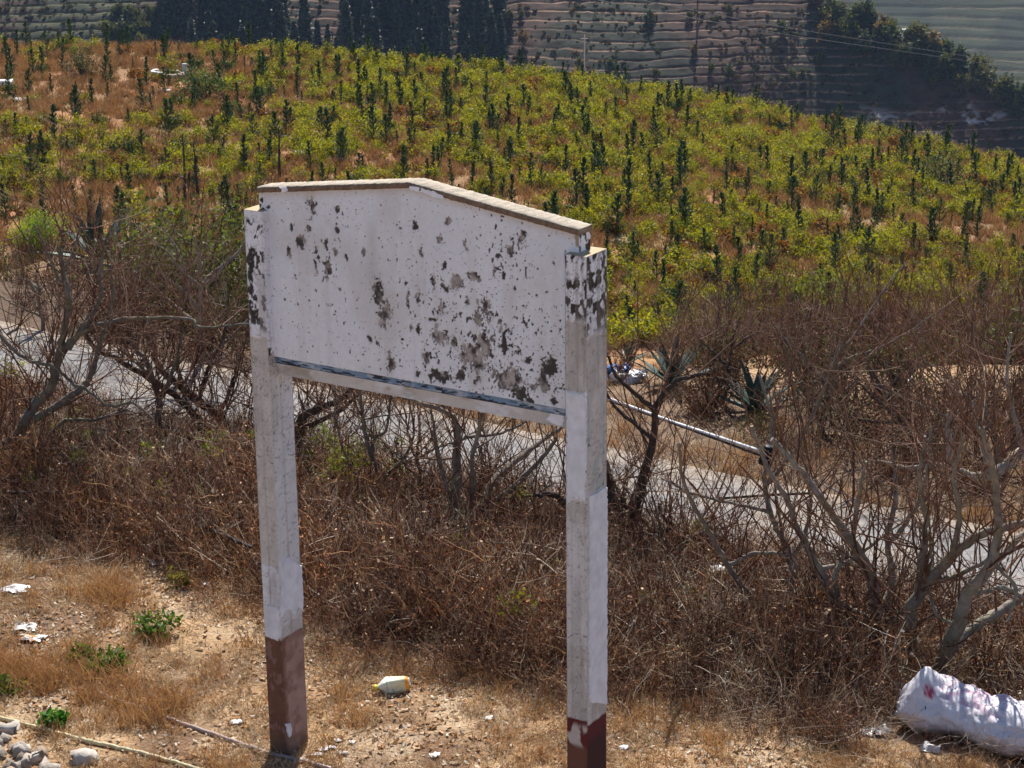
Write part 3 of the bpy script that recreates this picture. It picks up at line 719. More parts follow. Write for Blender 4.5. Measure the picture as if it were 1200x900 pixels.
def bare_shrub(seed, h, stems, spread, tones, rad=0.012, sub=5, lean=0.3):
    r = np.random.default_rng(seed); mb = MB()
    for s in range(stems):
        b = np.array([r.normal(0, spread*0.25), r.normal(0, spread*0.25), -0.05]); d = np.array([r.normal(0, lean), r.normal(0, lean), 1]); hh = h*(0.5+0.6*r.random())
        P = wander(b, d, hh, 7, r, 0.10, 0.04); c = np.array(tones[r.integers(len(tones))])*(0.7+0.6*r.random()); rr = rad*(0.6+0.5*r.random())
        mb.tube(P, np.linspace(rr, rr*0.3, 8), 4, c, cap=False)
        for q in range(sub + r.integers(0, 3)):
            k = r.integers(2, 7); Q = wander(P[k], r.normal(0, 0.6, 3)+np.array([0, 0, 0.8]), hh*(0.2+0.25*r.random()), 4, r, 0.14, 0.06)
            mb.tube(Q, np.linspace(rr*0.42, rr*0.16, 5), 3, c*(0.8+0.4*r.random()), cap=False)
            for q2 in range(2):
                Q2 = wander(Q[r.integers(1, 4)], r.normal(0, 0.8, 3)+np.array([0, 0, 0.5]), hh*0.14, 3, r, 0.2)
                mb.tube(Q2, np.linspace(rr*0.22, rr*0.1, 4), 3, c, cap=False)
    return mb

# ------------------------------------------------------------ pine hill: scrub and grass as stuff, pines one by one
def hill_points(n, y0=62, y1=139, seed=1):
    r = np.random.default_rng(seed); y = np.sqrt(r.random(n)*(y1**2-y0**2)+y0**2); x = (r.random(n)*2-1)*(0.33*y+2)
    return x, y, terrain(x, y)
YG = [(0.20, 0.225, 0.012), (0.27, 0.27, 0.016), (0.12, 0.155, 0.012), (0.26, 0.205, 0.02), (0.09, 0.12, 0.012)]
kinds = [bush(300+k, 0.46+0.06*k, 0.75+0.10*(k % 3), 420, 0.036, YG[k % 4:k % 4+2], 8, 16).mesh('scrub', M['leaf']) for k in range(6)]
kinds += [bush(320+k, 0.5, 0.7, 300, 0.045, [[(0.19, 0.095, 0.03), (0.14, 0.07, 0.028), (0.23, 0.15, 0.045)], [(0.22, 0.10, 0.03), (0.12, 0.06, 0.025)], [(0.06, 0.075, 0.02), (0.09, 0.10, 0.022)]][k], 8, 14).mesh('scrub', M['leaf']) for k in range(3)]
x, y, z = hill_points(10500, seed=2)
dens = fbm(x*0.10, y*0.16, 401)
px, py = project(x, y, z)
brownness = sstep(420, 120, px)*sstep(200, 90, py) + 0.55*sstep(0.52, 0.38, fbm(x*0.25, y*0.25, 403))
keep = (rng.random(len(x)) < (0.85 + 0.15*sstep(350, 550, px))*np.clip((dens-0.31)*4.5, 0.10, 1)*(1-0.9*np.clip(1.3*sstep(480, 90, px)*sstep(240, 90, py), 0, 1)))
x, y, z, brownness = x[keep], y[keep], z[keep], brownness[keep]
n = len(x); vid = np.where(rng.random(n) < 0.18+0.36*np.clip(brownness, 0, 1), rng.integers(6, 9, n), rng.integers(0, 6, n))
scatter('hill_scrub', np.stack([x, y, z-0.03], 1), 0.5+0.75*rng.random(n)**1.3, rots(n, 0.1), vid, kinds, 'yellow-green knee-high scrub covering the slope between the young pines', 'scrub')
GT = [(0.33, 0.165, 0.055), (0.40, 0.22, 0.085), (0.28, 0.13, 0.05), (0.36, 0.25, 0.11)]
kinds = [tuft(340+k, 0.42, 60, 0.16, GT, 0.012, 0.8).mesh('grass', M['straw']) for k in range(5)]
x, y, z = hill_points(11600, seed=3); n = len(x)
scatter('hill_grass', np.stack([x, y, z], 1), 0.6+0.8*rng.random(n), rots(n, 0.1), rng.integers(0, 5, n), kinds, 'rusty dry grass over the pine slope', 'grass')

def pine_parts(seed, h, full=1.0):
    r = np.random.default_rng(seed); tr = MB(); cr_ = MB()
    P = wander((0, 0, -0.1), (0, 0, 1), h*0.97, 6, r, 0.03); tr.tube(P, np.linspace(0.022*h, 0.006*h, 7), 5, (0.09, 0.06, 0.045))
    G = [(0.028, 0.066, 0.020), (0.042, 0.095, 0.024), (0.017, 0.042, 0.020), (0.085, 0.145, 0.032)]
    tiers = int(6 + 3*r.random())
    for t in range(tiers):
        f = 0.16 + 0.80*t/(tiers-1); base = np.array([np.interp(f, np.linspace(0, 1, 7), P[:, i]) for i in range(3)])
        reach = h*full*(0.20*(1-f)**0.75 + 0.035)
        for b in range(r.integers(3, 6)):
            th = r.random()*6.283; d = np.array([math.cos(th), math.sin(th), 0.75+0.5*r.random()]); d /= np.linalg.norm(d)
            L = reach*(0.65+0.6*r.random())*1.25; tip = base + d*L
            tr.tube(np.array([base, (base+tip)/2, tip]), [0.006*h, 0.004*h, 0.003*h], 3, (0.09, 0.06, 0.045), cap=False)
            m_ = 18; k = r.random((m_, 1))**0.55; C = base + (tip-base)*k*1.05 + r.normal(0, 0.010*h, (m_, 3))
            u = d + r.normal(0, 0.55, (m_, 3)); u[:, 2] += 0.25; u /= np.linalg.norm(u, axis=1)[:, None]
            w = np.cross(u, unit(m_, r)); w /= np.linalg.norm(w, axis=1)[:, None]
            sz = 0.040*h*(0.7+0.6*r.random((m_, 1)))
            cr_.quads(C, u*sz, w*sz*0.13, np.array(G)[r.integers(0, 4, m_)]*(0.7+0.7*r.random((m_, 1))))
    m_ = 26; C = P[-1] + np.stack([r.normal(0, 0.012*h, m_), r.normal(0, 0.012*h, m_), -r.random(m_)*0.10*h + 0.02*h], 1); u = np.array([0, 0, 1.]) + r.normal(0, 0.3, (m_, 3)); u /= np.linalg.norm(u, axis=1)[:, None]
    w = np.cross(u, unit(m_, r)); w /= np.linalg.norm(w, axis=1)[:, None]; cr_.quads(C, u*0.04*h, w*0.014*h, np.array(G)[r.integers(0, 4, m_)])
    return tr.mesh('trunk', M['twig']), cr_.mesh('crown', M['needle'])
PK = [pine_parts(500+k, 1.75, f) for k, f in enumerate((0.95, 0.6, 1.15, 0.5, 0.8, 1.35, 0.68))]
def copy_thing(kind, name, label, cat, loc, rotz, scale, group):
    t = thing(name, label, cat, loc, rotz, group); t.scale = (scale*random.uniform(0.92, 1.05),)*2 + (scale,)
    link('trunk', kind[0], t); link('crown', kind[1], t)
    return t
# jittered grid on the slope so the stand keeps the loose rows of a plantation
cand = []
gr = np.random.default_rng(77)
for yy in np.arange(74, 137, 1.85):
    for xx in np.arange(-40, 40, 2.05):
        x_, y_ = xx + gr.normal(0, 0.75), yy + gr.normal(0, 0.7)
        if abs(x_) > 0.262*y_: continue
        z_ = float(terrain(x_, y_)); px, py = project(x_, y_, z_)
        if not (-15 < px < 1215) or py < 30: continue
        p = 0.95*float(sstep(0.24, 0.42, fbm(np.array([x_*0.13]), np.array([y_*0.13]), 407)[0]))
        if px < 260: p *= 0.75
        if 288 < px < 712 and py > 225+max(0, (px-480)*0.26)+60: continue       # wholly behind the board
        if gr.random() < p: cand.append((x_, y_, z_, float(px), float(py)))
cand = [c_ + (0.45+0.75*gr.random()**1.2,) for c_ in cand]; cand.sort(key=lambda c_: -c_[5]/c_[1]); rest = cand[300:]; cand = cand[:300]; print('pines', len(cand), len(rest))
for (x_, y_, z_, px, py, sz_) in cand:
    near = y_ < 95; ridge = y_ > 128
    if ridge: lb = 'small dark young pine on the crest of the scrub slope'
    elif px < 420: lb = 'dark green young pine among rusty grass on the left of the slope'
    elif near: lb = 'dark green young pine low on the slope above the bare thicket'
    elif px > 780: lb = 'dark green young pine among yellow-green scrub right of the sign'
    else: lb = 'dark green young pine among yellow-green scrub above the sign'
    copy_thing(PK[int(gr.integers(0, 7))], 'pine_tree', lb, 'pine tree', (x_, y_, z_-0.05), gr.random()*6.28, sz_, 'young pines planted on the slope')

def joined(kind):
    V, Q, C = [], [], []; n0 = 0
    for me in kind:
        v = np.zeros(len(me.vertices)*3, np.float32); me.vertices.foreach_get('co', v); f = np.zeros(len(me.loops), np.int32); me.loops.foreach_get('vertex_index', f)
        a = np.zeros(len(me.vertices)*4, np.float32); me.color_attributes['Col'].data.foreach_get('color', a); V.append(v.reshape(-1, 3)); Q.append(f.reshape(-1, 4) + n0); C.append(a.reshape(-1, 4)[:, :3]); n0 += len(v)//3
    return make_mesh('far_pine', np.vstack(V), np.vstack(Q), np.vstack(C), [M['needle']])
if rest:
    A = np.array(rest); scatter('distant_young_pines', A[:, :3], A[:, 5], rots(len(A), 0.03), gr.integers(0, 7, len(A)), [joined(k_) for k_ in PK], 'small young pines thick along the upper slope', 'pine trees')
# a few bigger or odd plants on the slope that can be picked out
def bush_thing(name, label, cat, px, py, seed, rx, h, leaves, size, tones, **kw):
    p = hit(px, py); t = thing(name, label, cat, p, 0)
    mbv = bush(seed, rx, h, leaves, size, tones, **kw)
    link('foliage', mbv.mesh('foliage', M['leaf']), t)
    st = MB()
    r = np.random.default_rng(seed)
    for k in range(5):
        st.tube(wander((r.normal(0, .03), r.normal(0, .03), -0.06), (r.normal(0, .5), r.normal(0, .5), 1), h*0.75, 4, r, 0.15), np.linspace(0.025*h, 0.006*h, 5), 4, (0.10, 0.07, 0.05), cap=False)
    link('stems', st.mesh('stems', M['twig']), t)
    return t
OL = [(0.075, 0.085, 0.045), (0.10, 0.11, 0.055), (0.06, 0.07, 0.04)]
bush_thing('shrub', 'grey-green feathery shrub in the rusty grass near the left crest', 'shrub', 96, 92, 601, 1.0, 1.9, 900, 0.045, OL, clumps=26, stems=14)
bush_thing('shrub', 'wide olive bush on the slope behind the top of the left post', 'shrub', 238, 118, 602, 1.5, 2.0, 1300, 0.05, [(0.05, 0.085, 0.025), (0.07, 0.105, 0.03)], clumps=30, stems=10)
bush_thing('shrub', 'broad grey-green bush in the middle of the right-hand slope', 'shrub', 1105, 222, 603, 1.7, 2.3, 1500, 0.05, [(0.06, 0.075, 0.05), (0.08, 0.095, 0.06), (0.05, 0.06, 0.04)], clumps=30, stems=10)
bush_thing('shrub', 'bright green leafy shrub above the agave at the left', 'shrub', 48, 292, 604, 1.15, 1.6, 6000, 0.028, [(0.20, 0.32, 0.018), (0.26, 0.36, 0.024), (0.14, 0.24, 0.02)], clumps=34, stems=12)
bush_thing('shrub', 'dull olive shrub left of the board behind bare branches', 'shrub', 228, 366, 605, 0.95, 1.25, 4200, 0.022, [(0.075, 0.10, 0.03), (0.10, 0.125, 0.035), (0.06, 0.08, 0.028)], clumps=34, stems=14)
bush_thing('shrub', 'yellow-green shrub behind the bare trees right of the board', 'shrub', 950, 360, 606, 2.2, 1.5, 2200, 0.05, [(0.15, 0.19, 0.02), (0.12, 0.15, 0.02)], clumps=30, stems=12)
# standing dead pines
def dead_pine(px, py, h, seed, label):
    p = hit(px, py); t = thing('dead_tree', label, 'tree', p); r = np.random.default_rng(seed); mb = MB(); P = wander((0, 0, -0.1), (0.03, 0, 1), h, 7, r, 0.03)
    mb.tube(P, np.linspace(0.09, 0.02, 8), 6, (0.05, 0.035, 0.03)); link('trunk', mb.mesh('trunk', M['bark']), t); mb = MB()
    for k in range(22):
        f = r.integers(2, 8); d = r.normal(0, 1, 3); d[2] = 0.25*abs(d[2])+0.15; mb.tube(wander(P[f], d, h*(0.06+0.10*r.random()), 3, r, 0.2), np.linspace(0.02, 0.006, 4), 3, (0.06, 0.045, 0.04), cap=False)
    link('branches', mb.mesh('branches', M['twig']), t)
dead_pine(217, 245, 3.4, 71, 'tall dark bare pine trunk left of the board')
dead_pine(232, 232, 2.6, 72, 'thin dark bare trunk just right of the tall bare pine')
dead_pine(328, 212, 2.6, 73, 'dead pine with short bare twigs standing behind the top of the board')

# ------------------------------------------------------------ far trees
def conifer_parts(seed, h):
    r = np.random.default_rng(seed); tr = MB(); cr_ = MB(); tr.tube(np.array([(0, 0, -0.5), (0, 0, h*0.5), (0, 0, h)]), [0.16, 0.10, 0.03], 5, (0.06, 0.045, 0.04))
    m_ = 620; f = r.random(m_)**0.8; th = r.random(m_)*6.283; rad = h*0.15*(1-f)**0.8*(0.35+0.65*r.random(m_)) + 0.05
    C = np.stack([np.cos(th)*rad, np.sin(th)*rad, h*(0.08+0.92*f)], 1); u = np.stack([np.cos(th), np.sin(th), -0.25+0*th], 1) + r.normal(0, 0.35, (m_, 3)); u /= np.linalg.norm(u, axis=1)[:, None]
    w = np.cross(u, unit(m_, r)); w /= np.linalg.norm(w, axis=1)[:, None]; sz = 0.035*h*(0.6+0.8*r.random((m_, 1)))
    cr_.quads(C, u*sz, w*sz*0.5, np.array([(0.020, 0.036, 0.024), (0.032, 0.05, 0.032), (0.012, 0.022, 0.018), (0.085, 0.11, 0.06)])[r.integers(0, 4, m_)])
    return tr.mesh('trunk', M['twig']), cr_.mesh('crown', M['needle'])
CK = [conifer_parts(700+k, 10.0) for k in range(5)]
gr = np.random.default_rng(5)
def hill_hit(px, py):
    d = ray(px, py); ys = np.arange(340, 450, 0.25); Xs = d[0]*ys/d[1]; Zs = CAM_H + d[2]*ys/d[1]; h_ = hill_z(Xs, ys); b = np.nonzero(Zs <= h_)[0]
    if not len(b): return None
    i_ = b[0]; return np.array([Xs[i_], ys[i_], h_[i_]])
count = 0
for k in range(1200):
    px, py = 195 + 392*gr.random(), 6 + 110*gr.random()
    if px > 500 and gr.random() < 0.15: continue
    if 335 < px < 405 and gr.random() < 0.75: continue
    p = hill_hit(px, py)
    if p is None: continue
    h_ = 0.6+0.8*gr.random()
    if project(*(p + np.array([0, 0, h_*10])))[0] > 586: continue
    lb = 'dark far conifer in the dense stand behind the crest, right half' if px > 400 else 'dark far conifer in the dense stand behind the crest, left half'
    copy_thing(CK[int(gr.integers(0, 5))], 'conifer_tree', lb, 'conifer', p, gr.random()*6.28, h_, 'tall dark conifers across the valley'); count += 1
    if count >= 150: break
def round_parts(seed, h, tones):
    tr = MB(); tr.tube(np.array([(0, 0, -0.4), (0, 0, h*0.5)]), [0.12, 0.06], 5, (0.07, 0.05, 0.04))
    return tr.mesh('trunk', M['twig']), bush(seed, h*0.42, h, 420, 0.20, tones, 5, 18).mesh('crown', M['leaf'])
RK = [round_parts(720+k, 3.2, [[(0.045, 0.065, 0.022), (0.06, 0.08, 0.025)], [(0.09, 0.095, 0.025), (0.075, 0.085, 0.03)], [(0.035, 0.05, 0.025), (0.05, 0.06, 0.03)], [(0.14, 0.085, 0.03), (0.11, 0.08, 0.03)]][k % 4]) for k in range(6)]
for k in range(95):
    t = gr.random(); px = 955 + 245*t; py = 6 + 92*t + gr.random()**1.6*46 - 6*(1-t)
    if k % 4 == 0: px, py = 590 + 560*gr.random(), 5 + 95*gr.random()
    p = hill_hit(px, max(py, 2))
    if p is None: continue
    lb = 'round green tree on the far ridge falling to the right' if k % 4 else 'dark bush on the brown far terraces'
    copy_thing(RK[int(gr.integers(0, 6))], 'broadleaf_tree' if k % 4 else 'terrace_bush', lb, 'tree' if k % 4 else 'bush', p, gr.random()*6.28, (0.7+0.9*gr.random()) if k % 4 else (0.35+0.5*gr.random()), 'trees on the far ridge' if k % 4 else 'bushes on the far terraces')
for k in range(34):
    px, py = 130 + 70*gr.random(), 20 + 40*gr.random()
    p = hill_hit(px, py)
    if p is None: continue
    copy_thing(RK[int(gr.integers(0, 3))], 'broadleaf_tree', 'dark green bushy tree left of the far conifers', 'tree', p, gr.random()*6.28, 0.5+0.8*gr.random(), 'bushy trees left of the conifers')
# low growth on the terraces that cannot be counted
kinds = [bush(740+k, 0.55, 0.6, 60, 0.16, [[(0.06, 0.065, 0.03)], [(0.11, 0.065, 0.035)], [(0.16, 0.10, 0.055)], [(0.045, 0.045, 0.028)]][k], 3, 8).mesh('terrace_growth', M['leaf']) for k in range(4)]
x = gr.random(13000)*230 - 115; y = 362 + gr.random(13000)*75; keep = fbm(x*0.06, y*0.06, 941) > 0.30 + 0.35*gr.random(13000); x, y = x[keep], y[keep]; z = hill_z(x, y); n = len(x)
scatter('terrace_growth', np.stack([x, y, z], 1), 0.28+0.6*gr.random(n)**1.6, rots(n, 0.1), gr.integers(0, 4, n), kinds, 'low brown and olive growth on the far terraces', 'scrub')
# poles, wires and hut across the valley
def pole(px, py, h, r0, c, label):
    p = hill_hit(px, py); t = thing('utility_pole', label, 'pole', p); mb = MB(); mb.tube(np.array([(0, 0, -0.3), (0, 0, h*0.5), (0, 0, h)]), [r0*1.2, r0, r0*0.75], 8, c); link('mast', mb.mesh('mast', M['metal']), t)
    mb = MB(); mb.box((-0.7, -0.06, h-0.75), (0.7, 0.06, h-0.62), c); link('crossarm', mb.mesh('crossarm', M['metal']), t)
    return p + np.array([0, 0, h-0.6])
pole(685, 84, 6.6, 0.13, (0.62, 0.60, 0.56), 'pale slim utility pole at the foot of the brown terraces')
pA = pole(817, 40, 7.5, 0.16, (0.06, 0.055, 0.05), 'dark utility pole on the brown terraces at the top')
def wire(pxs, Y, label):
    pts = [at_depth(a, b, Y) for a, b in pxs]; P = []
    for a, b in zip(pts[:-1], pts[1:]):
        for t in np.linspace(0, 1, 8, endpoint=False): P.append(a + (b-a)*t)
    P.append(pts[-1]); mb = MB(); mb.tube(np.array(P), 0.035, 4, (0.05, 0.05, 0.055), cap=False)
    tag(link('power_line', mb.mesh('power_line', M['rubber'])), label, 'wire')
wire([(690, -14), (760, 2), (900, 29), (1050, 53), (1300, 92)], 330, 'upper of the two long wires crossing the terraces to the right')
wire([(690, -2), (820, 23), (930, 42), (1070, 62), (1300, 96)], 334, 'lower of the two long wires crossing the terraces to the right')
wire([(1000, -16), (1080, 3), (1200, 17), (1300, 28)], 340, 'short wire at the top right corner before the far green hills')
d = ray(1062, 43); ys = np.arange(600, 1200, 0.5); b = np.nonzero(CAM_H + d[2]*ys/d[1] <= far_z(d[0]*ys/d[1], ys))[0]; yy = ys[b[0]]
t = thing('hut', 'tiny white hut on the far green hillside at top right', 'hut', (d[0]*yy/d[1], yy, float(far_z(d[0]*yy/d[1], yy))), 0.4)
mb = MB(); mb.box((-1.6, -1.2, -1), (1.6, 1.2, 2.0), (0.75, 0.75, 0.74)); link('wall', mb.mesh('wall', M['metal']), t)
mb = MB(); mb.add([(-1.9, -1.5, 1.95), (1.9, -1.5, 1.95), (1.9, 1.5, 1.95), (-1.9, 1.5, 1.95), (-1.9, 0, 2.9), (1.9, 0, 2.9)], [(0, 1, 5, 4), (2, 3, 4, 5), (0, 3, 2, 1)], (0.6, 0.6, 0.6)); link('roof', mb.mesh('roof', M['metal']), t)

# ------------------------------------------------------------ bare trees by the lane
BARK = np.array([0.36, 0.31, 0.265]); MOSS = np.array([0.22, 0.21, 0.075]); DARKB = np.array([0.045, 0.034, 0.028]); SHOOT = [(0.17, 0.075, 0.042), (0.12, 0.05, 0.032), (0.21, 0.11, 0.065), (0.15, 0.09, 0.06)]
def spline(P, R_, n=6):
    P = np.asarray(P, float); R_ = np.asarray(R_, float); out = []; rr = []
    Q = np.vstack([2*P[0]-P[1], P, 2*P[-1]-P[-2]])
    for i in range(1, len(Q)-2):
        for t in np.linspace(0, 1, n, endpoint=False):
            a, b, c, d = Q[i-1:i+3]
            out.append(0.5*((2*b) + (-a+c)*t + (2*a-5*b+4*c-d)*t*t + (-a+3*b-3*c+d)*t**3)); rr.append(R_[i-1] + (R_[i]-R_[i-1])*t)
    out.append(P[-1]); rr.append(R_[-1])
    return np.array(out), np.array(rr)
def fig_tree(label, root, limbs, seed, tone=BARK, shoots=60, shoot_len=(0.3, 0.85), down=False, group='bare trees along the lane'):
    """limbs: pixel polylines with start and end radius; the root stands on the ground and sets the distance"""
    r = np.random.default_rng(seed); base = hit(*root); Y0 = base[1]
    t = thing('bare_tree', label, 'tree', base, group=group)
    tr = MB(); br = MB(); tw = MB(); done = []; pts_all = []
    for li, (pts, ra, rb) in enumerate(limbs):
        y = Y0; slope = r.normal(0, 0.35)
        if done:
            best = min(((q[0]-pts[0][0])**2 + (q[1]-pts[0][1])**2, q[2]) for L in done for q in L); y = best[1]
        W = []; pl_ = []
        prev = None
        for (a, b) in pts:
            if prev is not None: y = y + slope*math.hypot(a-prev[0], b-prev[1])*Y0/F_PX + r.normal(0, 0.02)
            W.append(at_depth(a, b, y)); pl_.append((a, b, y)); prev = (a, b)
        # pixel path refined for later limbs
        dense = []
        for q0, q1 in zip(pl_[:-1], pl_[1:]):
            for u_ in np.linspace(0, 1, 6): dense.append(tuple(np.array(q0)*(1-u_)+np.array(q1)*u_))
        done.append(dense)
        W = np.array(W) - base; R_ = 1.2*np.linspace(ra, rb, len(W)); P, RR = spline(W, R_, 6)
        RR = RR*(1 + 0.16*(vnoise(np.arange(len(P))*0.8, np.zeros(len(P)) + li, seed)-0.5)); P = P + r.normal(0, 0.0035, P.shape)
        mo = sstep(0.5, 0.75, vnoise(np.arange(len(P))*0.35, np.zeros(len(P)) + li*3, seed+1))[:, None]
        c = tone*(0.8+0.4*r.random((len(P), 1))); c = c*(1-0.25*mo) + MOSS*0.25*mo*(tone.sum() > 0.3) + c*0.25*mo*(tone.sum() <= 0.3)
        (tr if li == 0 else br).tube(P, RR, 8 if ra > 0.015 else 6, c)
        for p_, q_ in zip(P[2:], RR[2:]): pts_all.append((p_, q_))
    def twig(p, d, L, rad, lev):
        P = wander(p, d, L, 5, r, 0.13, 0.10 if lev < 2 else 0.03); c = np.array(SHOOT[r.integers(4)])*(0.65+0.6*r.random())
        tw.tube(P, np.linspace(rad, rad*0.4, 6), 4 if rad > 0.004 else 3, c, cap=False)
        if lev < 2:
            for _ in range(r.integers(1, 4)):
                k = r.integers(1, 5); d2 = (P[k]-P[k-1])/np.linalg.norm(P[k]-P[k-1]) + r.normal(0, 0.55, 3); twig(P[k], d2, L*(0.3+0.3*r.random()), rad*0.6, lev+1)
        elif r.random() < 0.5:
            pass
    for k in range(shoots):
        p_, q_ = pts_all[r.integers(len(pts_all))]; d = r.normal(0, 0.55, 3) + np.array([0, 0, 0.75])
        twig(p_, d, shoot_len[0] + (shoot_len[1]-shoot_len[0])*r.random(), min(0.0085, 0.0035+q_*0.18*r.random()), 0)
    link('trunk', tr.mesh('trunk', M['bark'], True), t)
    if br.V: link('branches', br.mesh('branches', M['bark'], True), t)
    link('twigs', tw.mesh('twigs', M['twig']), t)['kind'] = 'stuff'
    return t
fig_tree('gnarled bare tree leaning in from the left edge with a pale level branch', (-12, 560),
  [([(-12,560),(0,527),(20,513),(30,492),(45,470),(60,455),(67,428),(70,410),(78,372),(80,345),(74,318),(70,290)], .040, .014),
   ([(30,495),(60,480),(82,465),(100,450),(110,430),(118,400),(126,378),(132,345),(128,310)], .026, .010),
   ([(-8,556),(8,551),(30,540),(55,515),(75,493),(110,492),(150,480)], .022, .008),
   ([(70,412),(95,390),(125,378),(160,373),(222,374),(235,383),(292,380)], .017, .006),
   ([(80,408),(105,372),(118,346),(117,318),(122,280)], .020, .008),
   ([(0,393),(30,420),(65,430),(85,450),(100,455),(130,476),(155,472),(180,492)], .014, .007),
   ([(8,392),(22,383),(25,370)], .009, .005), ([(74,318),(88,290),(95,255)], .012, .005), ([(70,330),(52,290),(40,262)], .012, .005)], 31, BARK*0.42, 140, (0.35, 1.1))
fig_tree('bare tree with two dark limbs leaning left, beside the left post', (262, 540),
  [([(262,540),(262,500),(257,487),(233,470),(213,453),(193,437),(183,423),(172,395),(168,360)], .042, .014),
   ([(245,505),(230,490),(213,470),(187,450),(157,433),(133,418),(113,410),(95,380)], .030, .010),
   ([(262,520),(276,510),(292,527),(302,534)], .014, .008), ([(233,470),(245,430),(262,395),(268,350)], .018, .007), ([(257,487),(272,450),(280,420)], .016, .007)], 32, DARKB*1.6, 140, (0.35, 1.1))
fig_tree('slim upright bare tree left of the leaning dark limbs', (190, 545),
  [([(190,545),(186,490),(187,470),(178,443),(170,420),(157,407),(148,380),(138,350)], .026, .008), ([(187,470),(200,440),(212,400),(214,360)], .015, .006), ([(178,443),(160,425),(140,420)], .010, .005)], 33, BARK*0.4, 75, (0.35, 1.0))
fig_tree('bare tree seen below the board with pale limbs reaching right', (536, 648),
  [([(536,648),(538,599),(535,565),(536,525),(535,497),(521,482),(473,466)], .042, .010),
   ([(542,625),(564,593),(575,567),(595,548),(623,525),(654,504),(675,488)], .026, .012), ([(566,598),(575,590),(595,576),(623,550),(640,531),(654,511)], .022, .010),
   ([(538,610),(555,575),(553,540),(562,500),(568,470)], .018, .008), ([(536,520),(547,512),(581,509),(609,498),(630,480)], .013, .006), ([(538,600),(520,560),(512,520),(505,480)], .016, .007),
   ([(575,592),(592,584),(626,579),(650,565)], .010, .006), ([(560,600),(585,605),(600,590)], .008, .004)], 34, BARK*0.5, 100)
fig_tree('thin bare tree under the board just right of the left post', (448, 612),
  [([(448,612),(446,562),(434,531),(427,500),(424,480),(420,455)], .020, .008), ([(436,535),(438,516),(453,502),(457,470),(460,440)], .013, .006), ([(446,562),(470,540),(485,510),(480,470)], .012, .005), ([(446,580),(420,560),(400,520),(392,480)], .012, .005)], 35, BARK*0.42, 60)
fig_tree('dark bare limb behind the left post rising to the board edge', (365, 565),
  [([(365,565),(350,530),(352,492),(370,480),(395,470),(412,455),(425,440)], .034, .014), ([(355,500),(372,495),(400,480),(420,462)], .022, .010), ([(352,520),(358,490),(350,460)], .012, .006)], 36, DARKB*1.4, 45)
fig_tree('dark twin-trunked tree right of the right post', (744, 672),
  [([(744,672),(743,663),(730,630),(720,600),(715,570),(708,540)], .052, .026), ([(738,640),(737,627),(750,573),(762,533),(768,497),(768,477),(793,447),(827,437)], .034, .010),
   ([(740,637),(767,625),(787,618),(775,603),(773,590)], .024, .010), ([(744,668),(760,667),(783,647),(810,633),(830,628),(850,632)], .040, .018), ([(760,668),(787,673),(810,662),(830,658),(873,667),(907,675)], .032, .014),
   ([(768,480),(745,462),(722,440),(712,415)], .016, .007), ([(720,600),(690,585),(665,592),(649,579),(626,580)], .036, .012), ([(765,515),(720,475),(700,440)], .014, .006)], 37, DARKB*1.3, 80)
fig_tree('slender bare tree fanning out behind the black clamp of the pole', (936, 752),
  [([(936,752),(930,717),(927,657),(912,622),(903,600),(896,560),(905,500),(890,440)], .024, .008), ([(917,736),(883,703),(853,663),(833,627),(817,600),(800,560),(795,520)], .020, .007), ([(927,657),(945,620),(950,580),(940,530)], .014, .006),
   ([(853,663),(880,650),(910,648),(927,655)], .012, .006), ([(903,600),(860,590),(815,580),(775,560)], .012, .005), ([(896,570),(930,530),(960,470),(985,400)], .013, .005)], 38, BARK*0.55, 70, (0.3, 1.0))
fig_tree('many-stemmed bare tree with a pale leaning stem and a U-shaped low branch', (1040, 782),
  [([(1040,782),(1030,733),(1023,683),(1013,657),(993,627),(973,600),(945,560),(915,525),(905,515)], .034, .012),
   ([(1036,770),(1000,733),(980,710),(960,667),(933,617),(925,590),(900,550),(880,500)], .030, .009), ([(980,705),(1013,723),(1033,732),(1053,723),(1067,707)], .022, .014),
   ([(1030,733),(1045,680),(1040,630),(1050,580),(1045,520)], .022, .008), ([(1025,690),(1000,640),(1005,590),(1015,540)], .018, .007), ([(985,712),(978,680),(988,650),(985,640)], .016, .008),
   ([(1040,640),(1070,600),(1085,560),(1090,500)], .014, .006), ([(960,667),(990,660),(1020,640),(1060,610)], .014, .006)], 39, BARK*0.72, 90, (0.35, 1.1))
fig_tree('bare tree rising to the right edge behind the white sack', (1064, 792),
  [([(1064,792),(1067,740),(1070,710),(1090,680),(1117,650),(1150,627),(1200,612),(1240,600)], .036, .016), ([(1070,715),(1080,660),(1085,620),(1078,560),(1085,510)], .022, .007), ([(1090,682),(1120,675),(1150,660),(1200,640)], .016, .008), ([(1117,650),(1125,600),(1118,560),(1130,510)], .016, .006)], 40, BARK*0.55, 65, (0.3, 1.0))
fig_tree('forked grey bare tree growing beside the white sack', (1096, 806),
  [([(1096,806),(1110,760),(1123,733),(1133,697),(1153,673),(1167,643),(1170,610),(1165,560),(1150,500)], .044, .012), ([(1116,762),(1123,750),(1150,730),(1177,713),(1200,697),(1240,680)], .032, .018),
   ([(1153,673),(1175,650),(1200,625),(1230,600)], .022, .012), ([(1135,697),(1180,690),(1215,720)], .016, .008), ([(1160,655),(1190,690),(1180,730)], .012, .006), ([(1123,733),(1098,720),(1090,690),(1092,640)], .012, .006)], 41, BARK*0.68, 70, (0.3, 1.0))
